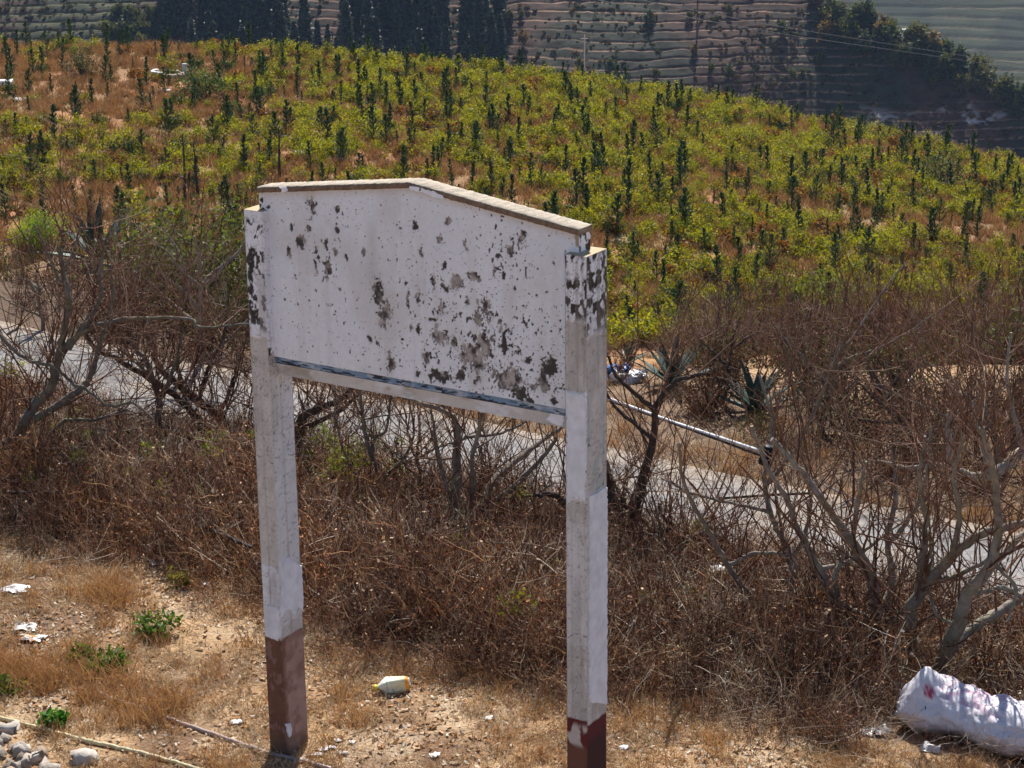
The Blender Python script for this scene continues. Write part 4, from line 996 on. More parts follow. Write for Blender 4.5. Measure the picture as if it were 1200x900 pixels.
fig_tree('bare tree at the right edge with a thick curved branch pale on top', (1262, 740),
  [([(1262,740),(1240,640),(1225,560),(1200,532),(1180,545),(1160,557),(1135,557),(1116,545),(1112,520),(1113,480)], .050, .014), ([(1120,545),(1095,545),(1060,548),(1035,541),(1008,540)], .016, .006), ([(1165,556),(1170,590),(1180,620)], .012, .007), ([(1200,533),(1190,490),(1180,440),(1185,390)], .018, .006), ([(1160,557),(1150,520),(1140,470)], .012, .005)], 42, BARK*0.95, 65, (0.35, 1.1))

def auto_limbs(root, hpx, seed, r0=0.03, n=7):
    r = np.random.default_rng(seed); L = []; x0, y0 = root; lean = r.normal(0, 0.25)
    tr_ = [(x0 + lean*hpx*t + r.normal(0, hpx*0.02), y0 - hpx*0.9*t) for t in np.linspace(0, 1, 6)]; L.append((tr_, r0, r0*0.3))
    for k in range(n):
        q = tr_[r.integers(0, 4)]; sd = r.choice([-1, 1]); d = np.array([sd*(0.4+0.9*r.random()), -(0.25+0.8*r.random())]); ln = hpx*(0.4+0.4*r.random()); P = [q]
        for s_ in range(4):
            d = d + r.normal(0, 0.28, 2) + np.array([0, -0.08]); P.append((P[-1][0] + d[0]*ln/5, P[-1][1] + d[1]*ln/5))
        L.append((P, r0*(0.45+0.3*r.random()), r0*0.18))
    return L
for k, (px, py, hp, r0, lb) in enumerate(((52, 388, 90, .020, 'bare tree beyond the lane below the bright green shrub'), (150, 402, 100, .022, 'tangled bare tree beyond the lane under the agave'), (235, 425, 165, .028, 'bare tree beyond the lane close to the left post'),
    (845, 470, 110, .020, 'bare tree beyond the lane just above the pole'), (960, 500, 125, .020, 'tall bare tree beyond the lane over the agave thicket'), (1090, 545, 140, .022, 'tall bare tree beyond the lane near the right edge'), (1175, 560, 130, .020, 'bare tree beyond the lane at the right edge'))):
    fig_tree(lb, (px, py), auto_limbs((px, py), hp, 1300+k, r0), 1320+k, (BARK*0.55, DARKB*1.8)[k % 2], 30 if k < 3 else 55, (0.3, 0.9), group='bare trees beyond the lane')

for k, (px, py, hp, r0, lb) in enumerate(((398, 548, 110, .016, 'slim bare sapling at the lane edge right of the left post'), (492, 606, 125, .018, 'slim bare sapling under the middle of the board'), (606, 632, 120, .018, 'slim bare sapling left of the right post'), (330, 545, 120, .016, 'slim bare sapling half behind the left post'), (700, 655, 110, .016, 'slim bare sapling half behind the right post'), (800, 690, 120, .016, 'slim bare sapling below the slanting pole'))):
    fig_tree(lb, (px, py), auto_limbs((px, py), hp, 1400+k, r0, 6), 1420+k, BARK*0.45, 60, (0.3, 0.8))

# thicket of red-brown bare shoots beyond the lane (reads as one mass)
TT = [(0.085, 0.034, 0.022), (0.135, 0.052, 0.03), (0.05, 0.027, 0.022), (0.26, 0.17, 0.115), (0.07, 0.042, 0.033)]
kinds = [bare_shrub(800+k, 1.5, 6, 0.9, TT if k < 4 else [(0.26, 0.20, 0.155), (0.18, 0.125, 0.09), (0.10, 0.06, 0.045)], 0.013+0.003*(k >= 4), 4, 0.42).mesh('thicket', M['twig']) for k in range(6)] + [bare_shrub(820+k, 2.3, 6, 0.6, TT[:3], 0.012, 3, 0.10).mesh('thicket', M['twig']) for k in range(3)] + \
        [bush(830+k, 0.55, 0.7, 420, 0.022, [[(0.11, 0.05, 0.027), (0.075, 0.04, 0.026), (0.15, 0.085, 0.04)], [(0.13, 0.055, 0.027), (0.08, 0.042, 0.026)], [(0.075, 0.09, 0.022), (0.12, 0.12, 0.028), (0.07, 0.05, 0.027)], [(0.16, 0.075, 0.03), (0.09, 0.05, 0.03), (0.06, 0.055, 0.025)]][k], 8, 18).mesh('thicket', M['deadleaf']) for k in range(4)]
gr = np.random.default_rng(15)
x = gr.random(13000)*50 - 25; y = 15 + gr.random(13000)**1.4*45; nn = x*SN + y*CN
keep = (nn > 15.02 + 0.8*sstep(-0.8, 0.3, x)*sstep(2.3, 1.5, x)) & (np.abs(x) < 0.34*y + 2.0) & (gr.random(13000) < 0.36 + 0.64*(x < -0.5) + 0.40*((x > 1.6) & (nn < 18))); x, y = x[keep], y[keep]; z = terrain(x, y); n = len(x)
vid = np.where(gr.random(n) < 0.48, gr.integers(9, 13, n), gr.integers(0, 9, n)); scl = 0.6+0.6*gr.random(n); px, py = project(x, y, z)
low = np.hypot(px-725, (py-450)*1.2) < 70; scl = np.where(low, scl*0.35, scl)
nn = x*SN + y*CN; leftside = sstep(0.2, -1.2, x); scl = np.where((px < 300) & (y > 20.5) & (y < 33), scl*np.where((px < 150) | (px > 165), 0.26, 0.45), scl)
scl = np.where((np.hypot(px-884, (py-480)*1.5) < 48) | (np.hypot(px-788, (py-450)*1.5) < 48), scl*0.4, scl); scl = scl*(0.74 + 0.16*leftside)*(1 - 0.50*leftside*sstep(17.0, 19.0, nn))*((0.52+0.22*leftside)+(0.48-0.22*leftside)*sstep(15.2, 17.8, nn))
lm = (px < 330) & (y > 17) & (y < 34); vid = np.where(lm & (gr.random(n) < 0.8), gr.integers(9, 13, n), vid); scl = np.where(lm, np.maximum(scl, 0.50 + 0.25*gr.random(n)), scl)
scl = np.where((np.hypot(px-114, (py-310)) < 55) | (np.hypot(px-50, (py-315)*0.8) < 62), scl*0.42, scl)
print('thicket', n)
scatter('thicket', np.stack([x, y, z], 1), scl, rots(n, 0.14), vid, kinds, 'tangled red-brown bare thicket beyond the lane', 'thicket')

# ------------------------------------------------------------ dry weeds on the bank, grass, leaves
EDGE = np.array([(-400,560),(-60,628),(0,636),(120,668),(200,688),(300,716),(390,765),(470,792),(560,806),(660,822),(760,832),(850,848),(950,872),(1080,900),(1260,930),(1600,1010)], float)
def bank_points(n, seed, lo=0):
    r = np.random.default_rng(seed); n = int(n*1.75); x = r.random(n)*15.0 - 7.0; y = 8.0 + r.random(n)*11.8; nn = x*SN + y*CN; z = terrain(x, y); px, py = project(x, y, z)
    keep = (nn < N_NEAR-0.22) & (px > -330) & (px < 1560) & (py < np.interp(px, EDGE[:, 0], EDGE[:, 1]) + lo + 14*r.normal(size=len(x)))
    return x[keep], y[keep], z[keep], px[keep], py[keep], nn[keep]
kinds = [weed(850+k, 0.50, 15, 0.17, [(0.12, 0.05, 0.028), (0.21, 0.095, 0.05), (0.06, 0.03, 0.02), (0.36, 0.24, 0.145)], 34).mesh('weeds', M['twig']) for k in range(4)]
kinds += [weed(855+k, 0.55, 12, 0.20, [(0.34, 0.14, 0.05), (0.42, 0.22, 0.09), (0.16, 0.065, 0.032)], 60).mesh('weeds', M['twig']) for k in range(2)]
kinds += [weed(860+k, 0.44, 12, 0.26, [(0.56, 0.45, 0.32), (0.46, 0.33, 0.20), (0.24, 0.13, 0.07), (0.64, 0.54, 0.42)], 10).mesh('weeds', M['twig']) for k in range(3)]
x, y, z, px, py, nn = bank_points(11500, 16); n = len(x); patchy = fbm(x*1.1, y*1.1, 921); print('weeds', n)
edge_h = sstep(-4, 60, np.interp(px, EDGE[:, 0], EDGE[:, 1]) - py)
scl = (0.5+0.65*rng.random(n))*(0.5+0.5*edge_h)*(1 - 0.42*sstep(11.6, 12.6, nn)*sstep(300, 120, px) - 0.18*sstep(11.6, 12.6, nn)*(px > 300)); near_sack = np.hypot((px-1120)/1.5, py-880) < 75; scl = np.where(near_sack, scl*0.35, scl)
scatter('dry_weeds', np.stack([x, y, z], 1), scl, rots(n, 0.24), np.where(rng.random(n) < sstep(0.50, 0.62, patchy)*(0.22+0.38*sstep(640, 560, py))+0.05, rng.integers(4, 6, n), np.where(rng.random(n) < sstep(0.48, 0.36, patchy)*0.5+0.14, rng.integers(6, 9, n), rng.integers(0, 4, n))), kinds, 'dense red-brown dry weeds covering the bank behind the sign', 'weeds')
kinds = [bush(870+k, 0.13, 0.24, 110, 0.011, [(0.15, 0.19, 0.02), (0.20, 0.22, 0.03), (0.11, 0.14, 0.025)], 5, 9).mesh('sprigs', M['leaf']) for k in range(4)]
x, y, z, px, py, nn = bank_points(2600, 17, -20); keep = rng.random(len(x)) < 0.04 + 0.75*np.exp(-((px-430)/55)**2 - ((py-575)/34)**2) + 0.22*np.exp(-((px-130)/80)**2 - ((py-575)/30)**2) + 0.2*np.exp(-((px-8)/20)**2 - ((py-520)/40)**2)
keep &= np.hypot((px-1120)/1.6, py-870) > 75
x, y, z = x[keep], y[keep], z[keep]; n = len(x); print('sprigs', n)
scatter('green_sprigs', np.stack([x, y, z+0.16+0.26*rng.random(n)], 1), 0.4+0.5*rng.random(n), rots(n, 0.2), rng.integers(0, 4, n), kinds, 'scattered yellow-green sprigs among the dry weeds', 'sprigs')
# short dry grass in the clearing
DG = [(0.56, 0.42, 0.25), (0.46, 0.30, 0.15), (0.62, 0.50, 0.33), (0.40, 0.20, 0.09), (0.34, 0.22, 0.12)]
kinds = [tuft(880+k, 0.065, 26, 0.06, DG, 0.0024, 2.2).mesh('grass', M['straw']) for k in range(5)] + [tuft(890+k, 0.13, 50, 0.05, [(0.44, 0.22, 0.08), (0.5, 0.3, 0.12), (0.36, 0.2, 0.09)], 0.0018, 1.0).mesh('grass', M['straw']) for k in range(3)]
def clear_points(n, seed):
    r = np.random.default_rng(seed); n = int(n*2.2); x = r.random(n)*11.0 - 5.4; y = 7.0 + r.random(n)*8.6; z = terrain(x, y); px, py = project(x, y, z)
    keep = (px > -330) & (px < 1560) & (py < 1180) & (py > np.interp(px, EDGE[:, 0], EDGE[:, 1]) - 12); return x[keep], y[keep], z[keep], px[keep], py[keep]
x, y, z, px, py = clear_points(26000, 18); d1 = fbm(x*2.3, y*2.3, 901); keep = rng.random(len(x)) < np.clip((d1-0.28)*3.0, 0.10, 1)*0.95; x, y, z, px, py = x[keep], y[keep], z[keep], px[keep], py[keep]; n = len(x); print('grass', n)
orange = np.exp(-((px-60)/110)**2 - ((py-800-(px-60)*0.25)/22)**2) + np.exp(-((px-130)/30)**2 - ((py-712)/16)**2)
vid = np.where(rng.random(n) < 0.05+0.8*orange, rng.integers(5, 8, n), rng.integers(0, 5, n)); scl = np.where(vid >= 5, 0.6+0.6*rng.random(n), 0.35+0.6*rng.random(n))
rv = np.random.default_rng(88); sv_ = rv.random(5200)*26 - 13; nv_ = N_FAR + 0.02 + rv.random(5200)**1.3*2.6
xv, yv = sv_*CN + nv_*SN, -sv_*SN + nv_*CN; kv = (np.abs(xv) < 0.36*yv + 0.5) & (rv.random(5200) < np.clip((fbm(xv*1.4, yv*1.4, 923)-0.30)*3, 0.1, 1)); xv, yv = xv[kv], yv[kv]; m_ = len(xv)
x, y, z = np.concatenate([x, xv]), np.concatenate([y, yv]), np.concatenate([z, terrain(xv, yv)]); scl = np.concatenate([scl, 0.6+0.8*rv.random(m_)]); vid = np.concatenate([vid, rv.integers(0, 6, m_)]); n = len(x)
scatter('dry_grass', np.stack([x, y, z], 1), scl, rots(n, 0.2), vid, kinds, 'short straw-coloured grass in the clearing and along the lane', 'grass')
def flake(seed, size, tones):
    r = np.random.default_rng(seed); mb = MB(); g = np.linspace(-1, 1, 4); bend = r.normal(0, 0.5, 2)
    V = []
    for a in range(4):
        for b in range(3):
            u_, v_ = g[a], (b-1)*(1-0.55*g[a]**2)*0.5; V.append((u_*size, v_*size, 0.006 + size*(0.35*bend[0]*u_*u_ + 0.5*bend[1]*v_*v_) + r.normal(0, size*0.08)))
    Q = [(a*3+b, a*3+b+1, a*3+b+4, a*3+b+3) for a in range(3) for b in range(2)]
    mb.add(V, Q, np.array(tones[r.integers(len(tones))])*(0.8+0.4*r.random())); return mb
kinds = [flake(910+k, 0.013+0.003*(k % 3), [(0.55, 0.42, 0.27), (0.45, 0.30, 0.17), (0.62, 0.52, 0.40), (0.42, 0.22, 0.09), (0.36, 0.24, 0.14), (0.66, 0.58, 0.48)]).mesh('dead_leaf', M['deadleaf']) for k in range(10)]
x, y, z, px, py = clear_points(44000, 19); keep = rng.random(len(x)) < 0.25 + 0.75*sstep(0.4, 0.6, fbm(x*1.5, y*1.5, 905)); x, y, z = x[keep], y[keep], z[keep]; n = len(x)
scatter('dead_leaves', np.stack([x, y, z+0.004], 1), 0.45+0.85*rng.random(n), rots(n, 0.45), rng.integers(0, 10, n), kinds, 'pale dead leaves littering the clearing', 'leaves')
# loose brushwood lying on the edge of the weeds
kinds = []
for k in range(5):
    r = np.random.default_rng(930+k); mb = MB()
    for s in range(9):
        mb.tube(wander(r.normal(0, 0.10, 3)*np.array([1, 1, 0.2])+np.array([0, 0, 0.05]), r.normal(0, 1, 3)*np.array([1, 1, 0.22]), 0.25+0.35*r.random(), 5, r, 0.16), np.linspace(0.0019, 0.0009, 6), 3, np.array([(0.36, 0.27, 0.20), (0.24, 0.15, 0.10), (0.44, 0.36, 0.29)][r.integers(3)])*(0.8+0.4*r.random()), cap=False)
    kinds.append(mb.mesh('brushwood', M['twig']))
x, y, z, px, py, nn = bank_points(6000, 20, 22); keep = rng.random(len(x)) < 0.05 + 0.45*np.exp(-((px-960)/130)**2 - ((py-850)/40)**2) + 0.08*(px > 350); x, y, z, nn = x[keep], y[keep], z[keep], nn[keep]; n = len(x); print('brush', n)
scatter('brushwood', np.stack([x, y, z+0.05+0.25*rng.random(n)*sstep(10.2, 11, nn)], 1), 0.4+0.5*rng.random(n), rots(n, 0.25), rng.integers(0, 5, n), kinds, 'pale dry twigs lying tangled over the weeds', 'twigs')

# ------------------------------------------------------------ agaves
def agave_leaf():
    mb = MB(); n = 8; T = np.linspace(0, 1, n); V = []; C = []
    for t in T:
        w = 0.085*(0.55 + 1.25*t - 1.75*t*t)*(1 - t**6) + 0.001; zc = 0.03*t; lift = 0.10*t*t
        for (u_, dz) in ((-1, 0.028), (-0.45, 0.004), (0.45, 0.004), (1, 0.028), (0.45, -0.016*(1-t)-0.002), (-0.45, -0.016*(1-t)-0.002)):
            V.append((t, u_*w, dz*(1-0.6*t) - lift)); C.append(np.array([0.030, 0.060, 0.050])*(0.9+0.35*abs(u_)) if t < 0.95 else np.array([0.10, 0.05, 0.03]))
    i = np.arange(n-1)[:, None]*6; j = np.arange(6)[None]; k = (j+1) % 6
    mb.add(V, np.stack([i+j, i+k, i+6+k, i+6+j], -1).reshape(-1, 4), np.array(C)); return mb.mesh('leaf', M['agave'], True)
AL = agave_leaf()
def agave(px, py, size, label, n=18, seed=0):
    r = np.random.default_rng(seed); p = hit(px, py); t = thing('agave', label, 'agave', p - np.array([0, 0, 0.02]), r.random()*6, 'agaves beyond the lane')
    for k in range(n):
        o = link('leaf', AL, t); f = k/(n-1); o.rotation_euler = (r.normal(0, 0.1), -(0.30 + 1.15*f**0.8) + r.normal(0, 0.08), k*2.39996)
        sc_ = size*(0.8+0.3*r.random()); o.scale = (sc_, sc_*1.25, sc_*1.25); o.location = (0, 0, 0.02*size)
agave(114, 308, 0.85, 'blue-green agave below the bright green shrub at the left', 18, 1)
agave(788, 452, 0.50, 'blue-green agave right of the blue and white rubbish', 18, 2)
agave(884, 482, 0.50, 'upright blue-green agave in the thicket above the black clamp', 18, 3)
agave(736, 426, 0.40, 'small agave behind the blue and white rubbish', 14, 4)
agave(1052, 462, 0.42, 'agave half hidden by bare shoots at the right', 12, 5)

# ------------------------------------------------------------ sack beside the forked tree
pA, pB = hit(1058, 852), hit(1232, 893)
ax = pB - pA; Ls = np.linalg.norm(ax[:2]); ang = math.atan2(ax[1], ax[0])
sack = thing('sack', 'full white woven sack with faded pink print lying beside the forked tree', 'sack', pA, ang)
ns, nt_ = 110, 72
S, T = np.meshgrid(np.linspace(0, 1, ns), np.linspace(0, 2*math.pi, nt_, endpoint=False), indexing='ij')
Ltot = Ls + 0.10
env = np.clip(1 - np.abs(2*S-1)**4.2, 0, 1)**0.46*(1 - 0.10*np.exp(-((S-0.42)/0.10)**2))
wv = 0.20*env + 0.004; hv = (0.155 - 0.045*S)*env**0.9 + 0.006
corner = np.exp(-((S-0.15)/0.07)**2)*np.clip(np.sin(T-0.25), 0, 1)**3*0.085 + np.exp(-((S-0.72)/0.16)**2)*np.clip(np.sin(T), 0, 1)*0.012
crease = np.abs(fbm(S*5+2, np.cos(T)*1.4+np.sin(T)*1.1+4, 971)-0.5); crease2 = np.abs(fbm(S*11+7, np.cos(T)*2.4+np.sin(T)*2+9, 973)-0.5)
ridge_ = 1 - 2*np.abs(fbm(S*9+3+1.2*np.cos(T), np.cos(T)*1.8+np.sin(T)*1.6+2, 977)-0.5)
fold = -0.012*sstep(0.045, 0.0, crease) - 0.006*sstep(0.04, 0.0, crease2) + 0.030*(ridge_-0.8) + 0.045*(fbm(S*3.2, np.cos(T)*1.1+np.sin(T)*0.8+3, 951)-0.5) + 0.026*(fbm(S*15, np.sin(T)*3+np.cos(T)*2.5+6, 953)-0.5) + 0.008*np.sin(S*40 + 3*np.sin(T*2))*sstep(0.30, 0.0, S)
Xs = S*Ltot - 0.03; Ysk = (wv + fold)*np.cos(T) + 0.03*np.sin(S*5); Zs = 0.135 + (hv + fold + corner)*np.sin(T) + 0.012*np.sin(S*7)
Zs = np.maximum(Zs, -0.02)
c = np.broadcast_to(np.array([0.66, 0.62, 0.66]), S.shape+(3,)).copy(); c *= (0.85+0.3*fbm(S*14, T*3, 957))[..., None]
u2 = S*Ltot; front = np.sin(T)*0.6 - np.cos(T)*0.8
band = sstep(0.20, 0.26, u2)*sstep(0.62, 0.56, u2)*sstep(0.1, 0.5, np.sin(T+0.5))
pr_ = sstep(0.46, 0.58, fbm(u2*46, T*10, 961))*band; c = mixc(c, np.array([0.52, 0.24, 0.38]), pr_*0.75)
dot = sstep(0.034, 0.028, np.hypot(u2-0.19, (T-2.25)*0.17)); c = mixc(c, np.array([0.42, 0.04, 0.09]), dot*(0.5+0.5*(fbm(u2*70, T*14, 963) > 0.45)))
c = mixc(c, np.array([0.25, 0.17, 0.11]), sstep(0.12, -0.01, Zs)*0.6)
Vs = np.stack([Xs, Ysk, Zs], -1).reshape(-1, 3); i = np.arange(ns-1)[:, None]*nt_; j = np.arange(nt_)[None]; k = (j+1) % nt_
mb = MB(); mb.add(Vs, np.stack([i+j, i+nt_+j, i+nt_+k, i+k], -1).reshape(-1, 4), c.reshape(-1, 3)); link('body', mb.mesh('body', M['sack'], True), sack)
mb = MB(); pts = [(0.0+0.004*math.sin(q*1.9), 0.15*math.cos(q/22*math.pi), 0.135+0.02*math.sin(q)) for q in range(23)]; mb.tube(np.array(pts), 0.005, 5, (0.5, 0.47, 0.48)); link('hem', mb.mesh('hem', M['sack']), sack)

# ------------------------------------------------------------ bottle
p = hit(459, 812); q1, q2 = hit(438, 812), hit(480, 806); ang = math.atan2((q1-q2)[1], (q1-q2)[0]); Lb = float(np.linalg.norm((q2-q1)[:2]))
bottle = thing('bottle', 'crushed clear drink bottle with yellow cap and orange label lying on the grass', 'bottle', p + np.array([0, 0, 0.002]), ang)
def lathe(prof, c, seed=0, dent=0.0, sides=20):
    r = np.random.default_rng(seed); V = []; C = []
    for k, (x_, rad, cc) in enumerate(prof):
        for a in range(sides):
            th = 2*math.pi*a/sides; rr = 1.22*rad*(1 + dent*(vnoise(np.array([x_*38.]), np.array([math.cos(th)*1.7+5]), seed)[0]-0.5)); V.append((x_ + 0.3*dent*0.02*math.sin(th*2), rr*math.cos(th), 0.036 + rr*math.sin(th)*0.86)); C.append(cc if cc is not None else c)
    n_ = len(prof); i = np.arange(n_-1)[:, None]*sides; j = np.arange(sides)[None]; k = (j+1) % sides; mb = MB()
    mb.add(V, np.stack([i+j, i+k, i+sides+k, i+sides+j], -1).reshape(-1, 4), np.array(C)); return mb
h2 = Lb/2
W_ = (0.78, 0.76, 0.66); Yw = (0.75, 0.70, 0.42)
link('body', lathe([(-h2, 0.002, None), (-h2, 0.030, None), (-h2+0.004, 0.034, None), (-h2+0.007, 0.026, None), (0, 0.026, None), (h2*0.24, 0.027, None), (h2*0.30, 0.036, None), (h2*0.55, 0.030, None), (h2*0.72, 0.018, None), (h2*0.82, 0.013, None), (h2*0.84, 0.002, None)], W_, 4, 0.9).mesh('body', M['film'], True), bottle)
link('label_sleeve', lathe([(-h2+0.008, 0.0352, (0.80, 0.30, 0.03)), (-h2+0.030, 0.0365, (0.85, 0.36, 0.04)), (-h2+0.032, 0.0366, Yw), (h2*0.28, 0.0372, (0.80, 0.78, 0.62))], W_, 4, 0.75).mesh('label_sleeve', M['film'], True), bottle)
link('cap', lathe([(h2*0.80, 0.012, None), (h2*0.80, 0.0165, None), (h2*1.0, 0.0165, None), (h2*1.02, 0.002, None)], (0.75, 0.55, 0.03), 5, 0).mesh('cap', M['plastic']), bottle)

# ------------------------------------------------------------ litter
def scrap(px, py, w, d, c, label, seed, lift=0.02, name='litter_scrap', group=None, m='film', crum=0.5, c2=None):
    r = np.random.default_rng(seed); p = hit(px, py); n = 9; g = np.linspace(-0.5, 0.5, n); U, V = np.meshgrid(g, g)
    h = (fbm((U+seed)*4.5, V*4.5, seed)-0.35)*crum*min(w, d)*1.2 + 0.006; sh = 1 + 0.8*(fbm(np.arctan2(V, U)*2+9, U*0+seed, seed+1)-0.5)
    fall = 1 - 0.35*sstep(0.3, 0.7, np.hypot(U, V)); P = np.stack([U*w*sh + 0.04*w*r.normal(size=U.shape), V*d*sh + 0.04*d*r.normal(size=U.shape), np.maximum(h, 0.003)*fall + lift*0.3], -1)
    cc = np.broadcast_to(np.asarray(c, float), U.shape+(3,)).copy()
    if c2 is not None: cc = mixc(cc, c2, sstep(0.5, 0.55, fbm(U*4+seed, V*4, seed+5)))
    i = np.arange(n*n).reshape(n, n); Q = np.stack([i[:-1, :-1], i[:-1, 1:], i[1:, 1:], i[1:, :-1]], -1).reshape(-1, 4); top = P.reshape(-1, 3); bot = top - np.array([0, 0, 0.0025])
    mb = MB(); mb.add(top, Q, cc.reshape(-1, 3)); mb.add(bot, Q[:, ::-1], cc.reshape(-1, 3)*0.9)
    o = link(name, mb.mesh(name, M[m], True), None, p); o.rotation_euler = (0, 0, r.random()*0.8-0.4); tag(o, label, 'litter', group); return o
scrap(17, 694, 0.17, 0.10, (0.78, 0.76, 0.78), 'white plastic sheet flat on the grass at the left edge', 11)
scrap(38, 752, 0.14, 0.08, (0.80, 0.80, 0.80), 'white wrapper with orange end low at the left edge', 12, c2=(0.75, 0.30, 0.03))
scrap(30, 738, 0.12, 0.09, (0.62, 0.55, 0.50), 'pale paper scrap just above the orange-ended wrapper', 13)
scrap(184, 662, 0.09, 0.07, (0.72, 0.70, 0.70), 'small pale scrap at the foot of the weeds left of the post', 14)
scrap(240, 688, 0.055, 0.05, (0.80, 0.80, 0.82), 'small white scrap just left of the left post', 15, crum=0.9)
scrap(278, 849, 0.065, 0.05, (0.82, 0.80, 0.78), 'small white scrap on the grass left of the left post foot', 16)
scrap(509, 889, 0.05, 0.04, (0.80, 0.78, 0.76), 'small white scrap at the bottom between the posts', 17)
scrap(573, 845, 0.05, 0.04, (0.78, 0.74, 0.68), 'small pale scrap between the bottle and the right post', 18)
scrap(731, 880, 0.05, 0.04, (0.84, 0.84, 0.86), 'small white scrap right of the right post foot', 19)
scrap(1026, 862, 0.13, 0.10, (0.66, 0.64, 0.64), 'crumpled clear plastic left of the sack', 20, crum=1.0)
scrap(1090, 880, 0.10, 0.07, (0.70, 0.68, 0.68), 'torn clear plastic under the sack', 21, crum=1.0)
scrap(616, 632, 0.09, 0.07, (0.74, 0.72, 0.68), 'white scrap on the weeds behind the right post', 22, lift=0.9, crum=0.8)
scrap(842, 713, 0.13, 0.08, (0.62, 0.58, 0.54), 'pale scrap lying in the weeds below the pole', 23, lift=0.9)
for k, (px, py) in enumerate(((368, 888), (379, 881), (388, 878), (396, 870), (402, 885), (355, 893), (412, 872))):
    scrap(px, py, 0.035+0.05*(k == 0)+0.012*(k % 3), 0.03+0.01*(k % 2), (0.60, 0.57, 0.55), 'white plaster fragment fallen at the foot of the left post', 40+k, name='plaster_fragment', group='plaster fragments at the left post', m='plaster', crum=0.16)
# heap of blue and white rubbish across the lane
p = hit(733, 448); t = thing('rubbish_heap', 'blue and white plastic rubbish dumped across the lane beside the right post', 'rubbish', p)
for nm, off, w, d, h, c, sd in (('white_bag', (-0.02, 0, 0), 0.24, 0.16, 0.08, (0.80, 0.80, 0.83), 1), ('blue_bag', (-0.07, 0.05, 0.04), 0.18, 0.12, 0.08, (0.05, 0.20, 0.55), 2), ('white_bag', (0.11, 0.04, 0), 0.15, 0.13, 0.07, (0.74, 0.74, 0.77), 3)):
    mbx = rough_box(w, d, h*1.3, 60+sd, c, 0.018, 7); o = link(nm, mbx.mesh(nm, M['film']), t); o.location = (off[0], off[1], off[2]+h*0.45)

# ------------------------------------------------------------ pipes, rods and the barrier pole
def ground_pipe(pxs, rad, c, label, name, m='rubber', lift=0.4, collar=None, cat='pipe'):
    P = np.array([hit(a, b) + np.array([0, 0, rad*lift]) for a, b in pxs]); Q, _ = spline(P, np.full(len(P), rad), 8); Q = Q + rng.normal(0, 0.0015, Q.shape)
    if collar is None:
        mb = MB(); mb.tube(Q, rad, 8, c); return tag(link(name, mb.mesh(name, M[m], True)), label, cat)
    t = thing(name, label, cat, Q[0]); mb = MB(); mb.tube(Q-Q[0], rad, 8, c); link('tube', mb.mesh('tube', M[m], True), t)
    for cpx in collar:
        k = int(np.argmin([abs(project(*q)[0]-cpx) for q in Q])); k = min(max(k, 1), len(Q)-2); d = Q[k+1]-Q[k-1]; d /= np.linalg.norm(d); mb = MB(); mb.tube(np.array([Q[k]-d*0.02, Q[k], Q[k]+d*0.02])-Q[0], rad*1.3, 10, np.array(c)*0.8); link('collar', mb.mesh('collar', M[m], True), t)
ground_pipe([(-40, 836), (0, 844), (28, 851), (56, 859), (85, 867), (106, 872), (140, 879), (180, 890), (222, 902), (270, 914)], 0.0115, (0.56, 0.50, 0.30), 'thin yellowish plastic pipe lying across the bottom left corner', 'pipe', 'plastic', 0.9, (57, 106))
ground_pipe([(118, 815), (140, 824), (170, 834), (200, 846), (235, 858), (262, 867), (290, 876), (318, 886), (350, 893), (390, 905)], 0.0125, (0.34, 0.25, 0.22), 'dusty pinkish pipe half buried in front of the left post', 'pipe', 'plastic', 0.55, (205, 300))
P = np.array([at_depth(186, 595, 13.9), at_depth(215, 607, 13.6), at_depth(250, 622, 13.2), at_depth(296, 642, 12.75)])
mb = MB(); mb.tube(spline(P, np.full(4, 0.011), 6)[0], 0.011, 8, (0.03, 0.03, 0.033)); tag(link('pipe', mb.mesh('pipe', M['rubber'], True)), 'black pipe slanting through the weeds left of the left post', 'pipe')
P = np.array([at_depth(10, 577, 14.0), at_depth(50, 578, 14.0), at_depth(88, 577, 14.0)])
mb = MB(); mb.tube(P, 0.012, 8, (0.025, 0.025, 0.028)); tag(link('pipe', mb.mesh('pipe', M['rubber'], True)), 'short black pipe lying level in the weeds at the left edge', 'pipe')
P = np.array([at_depth(842, 584, 15.0), at_depth(900, 580, 15.0), at_depth(968, 577, 15.0)])
mb = MB(); mb.tube(P, 0.012, 8, (0.02, 0.02, 0.022)); tag(link('pipe', mb.mesh('pipe', M['rubber'], True)), 'level black rod over the lane behind the bare shoots', 'pipe')
a, b = at_depth(700, 462, 15.2), at_depth(896, 530, 12.7)
t = thing('barrier_pole', 'slanting white and black pole ending in a black clamp over the lane', 'pole', a); mb = MB(); mb.tube(np.array([a, (a+b)/2 + np.array([0, 0, -0.01]), b])-a, 0.0095, 8, (0.72, 0.72, 0.74)); link('white_tube', mb.mesh('white_tube', M['metal'], True), t)
o2 = np.array([0.0, -0.004, -0.0175]); mb = MB(); mb.tube(np.array([a+o2, (a+b)/2+o2*1.05, b+o2*1.6])-a, 0.008, 8, (0.02, 0.02, 0.022)); link('black_cable', mb.mesh('black_cable', M['rubber'], True), t)
mb = rough_box(0.068, 0.07, 0.13, 5, (0.012, 0.012, 0.014), 0.002, 2); o = link('clamp', mb.mesh('clamp', M['rubber']), t); o.location = [float(v) for v in (b-a + np.array([0.012, 0, -0.02]))]; o.rotation_euler = (0, 0.30, 0)
mb = MB(); pe = at_depth(1010, 588, 12.9); mb.tube(np.array([b, (b+pe)/2+np.array([0, 0, -0.02]), pe])-a, 0.006, 6, (0.60, 0.58, 0.56)); link('stay_wire', mb.mesh('stay_wire', M['metal'], True), t)
